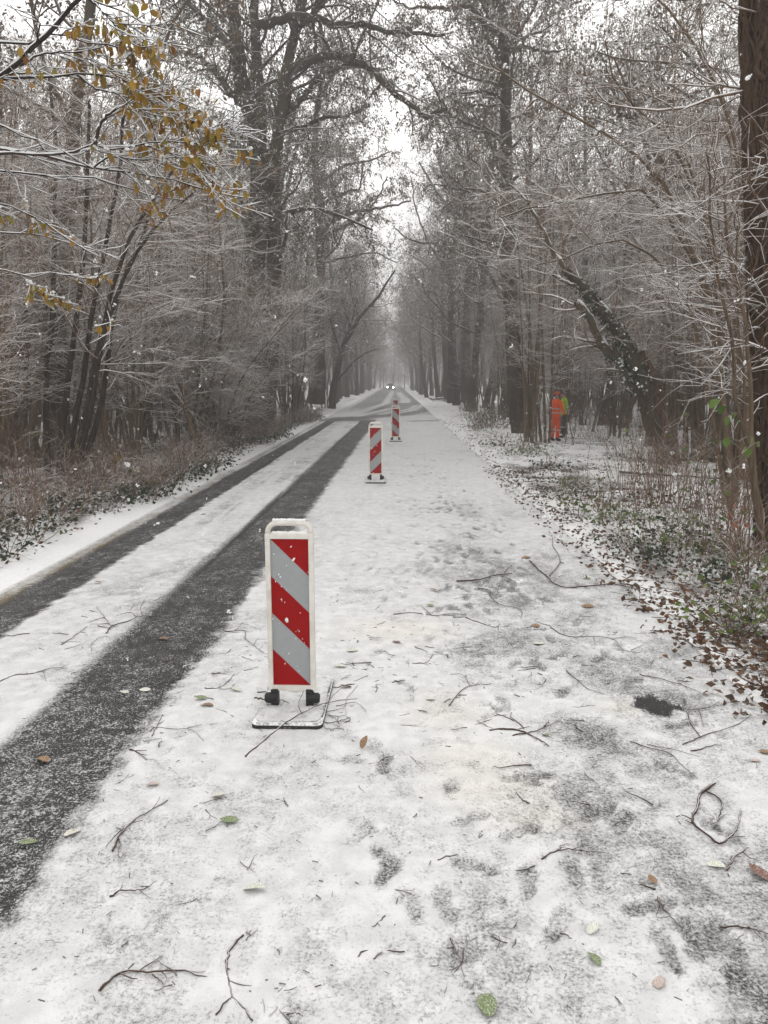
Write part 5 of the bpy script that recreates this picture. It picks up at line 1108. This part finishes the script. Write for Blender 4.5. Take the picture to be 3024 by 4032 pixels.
# ------------------------------------------------------------------ twigs fallen on the road
def zpx(ox, oy, s, pts): return [(ox + x / s, oy + y / s) for x, y in pts]
A1 = lambda p: zpx(900, 1980, 2.212, p); A2 = lambda p: zpx(0, 1900, 1.659, p); A3 = lambda p: zpx(1200, 1900, 1.659, p); A4 = lambda p: zpx(2024, 1900, 1.659, p); A5 = lambda p: zpx(0, 2900, 1.508, p); A6 = lambda p: zpx(1000, 2900, 1.508, p); A7 = lambda p: zpx(1924, 2800, 1.508, p)
TW = [
 ('long dark twig lying across the base plate of the nearest beacon', .0055, .075, [A1([(150, 2212), (340, 2050), (490, 1930), (640, 1840), (850, 1750), (1000, 1720), (1120, 1710)]), A1([(850, 1750), (960, 1640), (1010, 1600)]), A1([(640, 1840), (610, 1770), (660, 1640), (690, 1540)])]),
 ('short thick twig lying behind the feet of the nearest beacon', .006, .085, [A1([(225, 1700), (330, 1725), (450, 1730), (530, 1745)])]),
 ('tangle of twigs beside the right edge of the beacon base', .004, .03, [A1([(780, 1910), (900, 1920), (1010, 1890), (1060, 1870)]), A1([(830, 1810), (920, 1880), (1000, 1950)]), A1([(820, 1820), (980, 1800), (1040, 1700), (1130, 1590)]), A1([(940, 1770), (1110, 1750), (1200, 1830)]), A1([(810, 1930), (870, 1990)]), A1([(850, 1850), (1010, 1860), (1020, 1800)])]),
 ('forked twig left of the nearest beacon, on the edge of the wheel track', .004, .025, [A1([(-100, 1090), (0, 1120), (120, 1110), (150, 1190), (220, 1240), (280, 1290), (350, 1320)]), A1([(60, 1110), (120, 1060), (270, 1100)]), A1([(220, 1240), (260, 1190), (330, 1190)])]),
 ('large forked twig lying between the two wheel tracks', .006, .03, [A2([(695, 985), (730, 940), (830, 910), (930, 875), (1090, 880), (1180, 870)]), A2([(930, 875), (920, 820), (945, 760)]), A2([(730, 940), (680, 880), (630, 815)]), A2([(680, 880), (580, 915)]), A2([(890, 880), (840, 855), (760, 870)])]),
 ('thin bent twig just below the large forked one', .004, .02, [A2([(400, 1060), (470, 1020), (570, 940)]), A2([(400, 1045), (530, 1040)]), A2([(600, 1100), (605, 1050), (690, 1010), (730, 1020)])]),
 ('long thin twig at the left edge of the road snow', .004, .02, [A2([(0, 1300), (100, 1260), (210, 1250), (330, 1215), (430, 1215)]), A2([(280, 1230), (305, 1300)])]),
 ('straight dark stick at the inner edge of the left wheel track', .005, .02, [A2([(145, 870), (230, 850), (320, 825)])]),
 ('thin curved twig crossing the near wheel track', .004, .02, [A2([(990, 1659), (1030, 1590), (1060, 1520)]), A2([(1020, 1600), (1140, 1610), (1220, 1610), (1330, 1690)]), A2([(1220, 1605), (1320, 1585)])]),
 ('small hooked twig above the big brown leaf left of the beacon', .004, .02, [A2([(1335, 1345), (1420, 1345), (1480, 1310), (1530, 1245)])]),
 ('slender twig pointing up right on the snow at lower left', .005, .02, [A5([(665, 685), (730, 560), (780, 510), (880, 450), (1000, 380)]), A5([(740, 545), (630, 660)]), A5([(710, 610), (720, 720), (750, 690)])]),
 ('three-armed twig near the bottom left corner', .005, .02, [A5([(590, 1515), (710, 1405), (880, 1410), (1030, 1395), (1230, 1430)]), A5([(820, 1400), (960, 1305)]), A5([(910, 1415), (960, 1470), (975, 1530)])]),
 ('long winding twig running down to the bottom edge', .005, .02, [A5([(1440, 1180), (1360, 1290), (1350, 1380), (1380, 1540), (1470, 1650), (1500, 1700)]), A5([(1290, 1650), (1380, 1540)])]),
 ('short curved twig above the three-armed one', .004, .02, [A5([(650, 955), (710, 928), (830, 920), (880, 900), (840, 890)])]),
 ('broken twig on the snow edge at the lower wheel track', .005, .02, [A5([(770, 80), (820, 100), (870, 140)])]),
 ('twig with broken thick end mid-lane, right of the nearest beacon', .010, .03, [A3([(990, 645), (1110, 640), (1280, 600), (1355, 595)]), A3([(1280, 610), (1330, 630), (1385, 660)]), A3([(1290, 605), (1350, 540)])]),
 ('long curved branch with a bushy tip lying at the right verge edge', .011, .035, [A4([(100, 510), (200, 600), (350, 690), (480, 680), (640, 660), (750, 640), (850, 640)]), A4([(230, 610), (300, 520), (250, 400), (250, 350)]), A4([(300, 520), (330, 530)]), A4([(640, 660), (780, 690), (820, 780)]), A4([(690, 650), (790, 600), (850, 520)]), A4([(720, 650), (760, 740)]), A4([(700, 660), (860, 700), (900, 760)])]),
 ('dark twig lying level across the closed lane', .005, .02, [A3([(580, 860), (700, 850), (870, 870), (960, 855), (1060, 865)]), A3([(830, 868), (750, 800)])]),
 ('twig sloping down right in the closed lane', .005, .02, [A3([(1050, 880), (1150, 920), (1250, 945), (1275, 920)]), A3([(1265, 940), (1260, 1000)])]),
 ('zigzag twig above the middle of the closed lane', .005, .02, [A3([(1130, 690), (1190, 700), (1220, 750), (1270, 800), (1400, 830), (1415, 890)]), A3([(1250, 760), (1270, 670), (1310, 600)])]),
 ('fine forked twig in the middle of the closed lane', .004, .02, [A3([(700, 1185), (780, 1180), (840, 1120)]), A3([(780, 1180), (870, 1195)])]),
 ('wiry forked twig on grey snow at the right', .0045, .02, [A3([(940, 1455), (1000, 1390), (1080, 1330), (1220, 1320)]), A3([(1080, 1330), (1000, 1255), (950, 1255)])]),
 ('long thin twig near the right verge', .0045, .02, [A4([(240, 950), (370, 1010), (520, 1010), (640, 1025), (740, 1105), (825, 1110)]), A4([(640, 1025), (780, 1010)]), A4([(740, 1105), (850, 1060)]), A4([(520, 1010), (530, 1060)])]),
 ('thin slanting twig left of the dark wet patch', .0045, .02, [A4([(340, 1230), (430, 1310), (500, 1360), (590, 1385)])]),
 ('straight pale twig right above the dark wet patch', .004, .02, [A4([(820, 1255), (1000, 1300), (1150, 1350), (1270, 1395)])]),
 ('crossed twigs lying right of the dark wet patch', .006, .02, [A4([(1115, 1415), (1125, 1490), (1160, 1590), (1220, 1670)]), A4([(1125, 1485), (1260, 1480), (1340, 1430)]), A4([(1215, 1490), (1235, 1600)]), A7([(1150, 200), (1300, 140), (1460, 90), (1560, 20)])]),
 ('curled twig forming a loop on the snow at the right', .008, .025, [A7([(1340, 430), (1250, 510), (1245, 570), (1220, 680), (1300, 740), (1360, 790), (1440, 740), (1500, 590)]), A7([(1300, 480), (1370, 520), (1375, 610), (1335, 700)])]),
 ('thick forked twig with a green leaf in the middle of the lane', .008, .025, [A7([(0, 115), (100, 110), (180, 120), (260, 150), (360, 210)]), A7([(140, 145), (260, 130), (330, 100), (405, 65)]), A7([(330, 90), (360, 60)])]),
 ('thin trailing twig on the right of the lane', .004, .02, [A7([(840, 180), (940, 220), (1050, 245), (1150, 330), (1240, 400)]), A7([(940, 200), (1100, 230), (1250, 270)])]),
 ('small Y-shaped twig on grey snow at lower right', .004, .02, [A7([(310, 885), (410, 830), (570, 840), (720, 845)]), A7([(410, 830), (440, 795), (470, 790)])]),
 ('twig stuck in a boot print near the brown oak leaf', .005, .02, [A7([(1000, 1110), (1050, 1200), (1140, 1275)])]),
 ('short twig near the right edge above the brown leaf', .005, .02, [A7([(1410, 945), (1490, 850), (1545, 815)])]),
 ('twig entering from the right edge low down', .005, .02, [A7([(1370, 1280), (1540, 1290), (1659, 1330)]), A7([(1540, 1290), (1650, 1380)])]),
 ('upright-looking twig at bottom centre', .005, .02, [A6([(1170, 1200), (1190, 1290), (1195, 1380)])]),
 ('dotted half-buried twig running off the bottom edge', .004, .012, [A6([(0, 1420), (40, 1500), (130, 1600), (220, 1710)]), A6([(200, 1650), (300, 1660)])]),
 ('small bent twig near the standing brown leaf', .004, .02, [A6([(750, 150), (780, 130), (830, 115)]), A6([(750, 150), (800, 250)])]),
 ('thin twig in front of the third beacon', .005, .02, [zpx(1350, 1450, 3.318, [(550, 970), (600, 1005), (660, 1025)]), zpx(1350, 1450, 3.318, [(550, 970), (575, 930)])])]
tg = np.random.default_rng(400)
def ground_pts(pl, z): return np.array([[*G(x, y, z)[:2], z] for x, y in pl])
for lab, r, z, paths in TW:
    P0 = [ground_pts(p, z if z > .05 else z * .6) for p in paths]; l = P0[0].mean(0); l[2] = 0.0
    root = empty('fallen_twig', l, 0, lab, 'twig', 'larger twigs fallen on the road')
    for j, p in enumerate(P0):
        K = max(6, 4 * len(p)); q = resample(p, K); q[:, 2] += np.abs(tg.normal(size=K)) * .003 + .008 * np.sin(np.linspace(0, 3.1, K)) * tg.random(); q[:, :2] += tg.normal(size=(K, 2)) * .0025
        T = Tubes(); rr = r * (1 if j == 0 else .65) * np.linspace(1, .45, K) * tg.uniform(.85, 1.15, K); T.add(q - l, rr, 6)
        if j == 0:
            L1, R1 = grow(q[None], rr[None], 3, (.02, .12), (30, 60), 4, .2, .95, 0, .2, .6, .0016, .3, .6, 0, .2, tg); L1[..., 2] = np.maximum(L1[..., 2], .016); T.add(L1 - l, R1, 4)
        link('main_twig' if j == 0 else 'side_twig', T.mesh('twig', M['debris']), root)
protos = []
for k in range(12):
    L = tg.uniform(.05, .2); p = np.cumsum(np.r_[[[0, 0, 0]], np.stack([np.full(6, L / 6), tg.normal(size=6) * L * .05, tg.normal(size=6) * .002], 1)], 0); rr = np.linspace(.003, .0014, 7) * tg.uniform(.7, 1.3)
    T = Tubes(); T.add(p, rr, 5); 
    if k % 2: L1, R1 = grow(p[None], rr[None], 2, (L * .25, L * .5), (25, 50), 4, .3, .8, 0, .15, .7, .001, .2, .6, 0, 0, tg); L1[..., 2] = np.maximum(L1[..., 2], -.002); T.add(L1, R1, 4)
    protos.append(T.mesh('twig_piece', M['debris']))
bands = [('small dark twig on the snow right of the nearest beacon', 'small twigs right of the nearest beacon', 1300, 2300, 2300, 2900, 90), ('small dark twig on the snow left of the nearest beacon', 'small twigs left of the nearest beacon', 100, 1050, 2350, 2950, 60), ('small dark twig on the nearest snow below the beacon', 'small twigs on the nearest snow', 150, 2950, 2950, 4000, 50), ('small dark twig beside the near right verge', 'small twigs beside the right verge', 2250, 2800, 2150, 2800, 40)]
for lab, grp, x0, x1, y0, y1, n in bands:
    for k in range(n):
        g = G(tg.uniform(x0, x1), tg.uniform(y0, y1)); o = link('twig_piece', protos[int(tg.integers(12))]); o.location = (g[0], g[1], .014); o.rotation_euler = (0, 0, tg.random() * 6.28); f = tg.uniform(.6, 1.3); o.scale = (f, f, f); tag(o, lab, 'twig', grp)
n = 900; x = tg.uniform(-2.6, 2.4, n); y = 2.4 + 8 * tg.random(n) ** 1.3; c = np.stack([x, y, np.full(n, .017)], 1); a = tg.random(n) * 6.28; L = tg.uniform(.006, .035, n); dd = np.stack([np.cos(a) * L, np.sin(a) * L, tg.normal(size=n) * .002], 1)
T = Tubes(); T.add(np.stack([c, c + dd], 1), np.full((n, 2), .0016) * tg.uniform(.5, 1.6, (n, 1)), 4); tag(link('bark_crumbs', T.mesh('bark_crumbs', M['debris'])), 'tiny bark crumbs strewn on the road snow', 'debris', None, 'stuff')

# ------------------------------------------------------------------ leaves fallen on the road
def snowleaf(name, c1, c2, amount):
    m, t, b = newmat(name); tc = t.nodes.new('ShaderNodeTexCoord'); oi = t.nodes.new('ShaderNodeObjectInfo')
    va = t.nodes.new('ShaderNodeVectorMath'); va.operation = 'ADD'; t.links.new(tc.outputs['Object'], va.inputs[0]); t.links.new(oi.outputs['Random'], va.inputs[1])
    n1 = noise(t, va.outputs[0], 28, 4, .7); n2 = noise(t, va.outputs[0], 60, 3)
    col = mixc(t, smooth(t, n2, .35, .65), c1, c2); t.links.new(mixc(t, smooth(t, n1, .62 - amount * .3, .74 - amount * .3), col, SNOW), b.inputs['Base Color']); b.inputs['Roughness'].default_value = .6
    return m
LM = {'green': snowleaf('leaf_green', (.07, .12, .015), (.13, .18, .03), .35), 'pale': snowleaf('leaf_pale', (.22, .25, .08), (.34, .35, .16), .65), 'brown': snowleaf('leaf_brown', (.16, .075, .02), (.26, .13, .035), .25), 'pink': snowleaf('leaf_pinkish', (.28, .15, .10), (.36, .22, .16), .5), 'cream': snowleaf('leaf_cream', (.36, .31, .18), (.45, .40, .26), .6), 'red': snowleaf('leaf_red', (.11, .03, .015), (.16, .05, .02), .3)}
FL = [(1915, 3961, 'green', .125, 5, 'large green leaf half dusted with snow at the bottom edge'), (902, 3241, 'green', .095, 85, 'dark green leaf with a snowy lower half, left of centre'), (1005, 3517, 'pale', .105, -95, 'pale green leaf dusted with snow, lower left of centre'), (865, 3142, 'cream', .085, -70, 'cream coloured curled leaf above the dark green one'), (288, 3288, 'cream', .09, -40, 'cream leaf on the edge of the near wheel track'), (113, 3328, 'green', .09, -80, 'green leaf lying in the near wheel track'), (602, 3099, 'pink', .07, 100, 'pinkish leaf beside a twig at left'),
      (1438, 2946, 'brown', .085, -30, 'curled brown leaf standing on edge in the closed lane'), (814, 2786, 'brown', .095, 85, 'orange-brown leaf left of the beacon base'), (790, 2759, 'green', .09, 95, 'olive leaf just above the orange-brown one'), (1339, 2632, 'pale', .1, 80, 'pale green leaf right of the beacon'), (1387, 2569, 'pale', .1, 95, 'pale green leaf behind the one right of the beacon'), (1706, 2331, 'brown', .09, 90, 'brown leaf in the middle of the closed lane'), (1595, 2319, 'cream', .07, 60, 'dull folded leaf left of the brown one mid-lane'), (1694, 2391, 'green', .08, 80, 'olive leaf on top of the level twig mid-lane'),
      (2119, 2542, 'pale', .1, 90, 'frosted pale green leaf in the right of the lane'), (2104, 2470, 'brown', .1, 70, 'brown-green leaf above the frosted pale one'), (2069, 2201, 'brown', .14, 100, 'brown leaf at the tip of the long curved branch'), (2310, 2283, 'green', .09, 80, 'olive leaf below the long curved branch'), (2313, 2394, 'brown', .13, 95, 'brown-edged frosted leaf near the right verge'), (2476, 2364, 'green', .12, 70, 'green leaf at the bushy end of the long branch'), (2338, 3788, 'green', .075, 20, 'small round green leaf at lower right'), (2567, 3476, 'brown', .06, 10, 'small brown lobed leaf at lower right'), (2594, 3881, 'pink', .075, -25, 'reddish curled leaf near the bottom right'),
      (2813, 3417, 'pale', .09, 75, 'green leaf fading under snow at the right'), (2985, 3450, 'red', .12, 20, 'large dark brown leaf at the right edge'), (2335, 3675, 'pale', .07, -50, 'half-buried pale leaf above the round green one'), (2972, 3005, 'pink', .06, 90, 'pale pink leaf near the right edge'), (3011, 2972, 'brown', .08, 80, 'ochre leaf cut by the right edge'), (2149, 2903, 'green', .06, 90, 'small green leaf under the thick forked twig'), (1158, 2744, 'green', .11, 88, 'green leaf lying between the beacon feet'), (927, 2726, 'pale', .1, 60, 'pale leaf left of the beacon foot'), (1690, 2760, 'cream', .08, 80, 'tan leaf right of the beacon among twigs'), (1360, 2715, 'brown', .09, 100, 'yellow-brown leaf by the tangle of twigs'),
      (170, 3000, 'brown', .1, 60, 'ochre leaf crushed in the near wheel track'), (640, 2520, 'brown', .1, 70, 'tan leaf in the wheel track beside the nearest beacon'), (570, 2725, 'cream', .08, 95, 'beige leaf in the near wheel track'), (490, 2735, 'pale', .07, 80, 'yellowish leaf in the near wheel track'), (800, 2030, 'brown', .1, 95, 'tan leaf on the snow between the wheel tracks'), (385, 2300, 'brown', .08, 90, 'small brown leaf between the wheel tracks at left'), (1560, 2535, 'red', .08, 70, 'red-brown crumpled leaf in the closed lane')]
lmesh = {}
for px_, py_, k, L, a, lab in FL:
    zz = .068 if (px_, py_) == (1158, 2744) else .006
    if k not in lmesh: lmesh[k] = [leaf_mesh('fallen_leaf', 1.0, .55 + .06 * j, LM[k], (.25, -.15)[j % 2], .05, 11) for j in range(2)]
    g = G(px_, py_); o = link('fallen_leaf', lmesh[k][(px_ + py_) % 2]); f = rad(a); o.location = (g[0] - math.sin(-f) * L * .5, g[1] - math.cos(f) * L * .5, zz + .012); o.scale = (L, L, L)
    o.rotation_euler = (rad(50 if 'standing' in lab else tg.normal() * 6), rad(tg.normal() * 8), f); tag(o, lab, 'leaf', 'leaves fallen on the road')

# ------------------------------------------------------------------ falling snow
fg = np.random.default_rng(500); n = 1100; y = 2.0 + 15 * fg.random(n) ** .75; x = fg.uniform(-.6, .58, n) * y; z = CAMH + fg.uniform(-.42, .55, n) * y; k = z > .1
c = np.stack([x, y, z], 1)[k]; c = np.repeat(c, 4, 0) + fg.normal(size=(len(c) * 4, 3)) * .0045
tag(link('falling_snow', lumps('falling_snow', c, fg.uniform(.0024, .0060, len(c)), M['snow'], fg, .9, .6)), 'white snowflakes drifting down through the air', 'snowflakes', None, 'stuff')

# ------------------------------------------------------------------ falling-snow haze
hb = bmesh.new(); bmesh.ops.create_cube(hb, size=1)
hm = bpy.data.meshes.new('haze'); hb.to_mesh(hm); hb.free()
hz = link('haze', hm); hz.scale = (1500, 1600, 34); hz.location = (0, 450, 34 / 2 - 1.6); tag(hz, kind='stuff')
m = bpy.data.materials.new('haze'); m.use_nodes = True; t = m.node_tree; t.nodes.remove(t.nodes['Principled BSDF'])
pv = t.nodes.new('ShaderNodeVolumePrincipled'); pv.inputs['Color'].default_value = (.95, .95, .95, 1); pv.inputs['Density'].default_value = .0042; pv.inputs['Anisotropy'].default_value = 0.0
t.links.new(pv.outputs[0], t.nodes['Material Output'].inputs['Volume']); hm.materials.append(m)
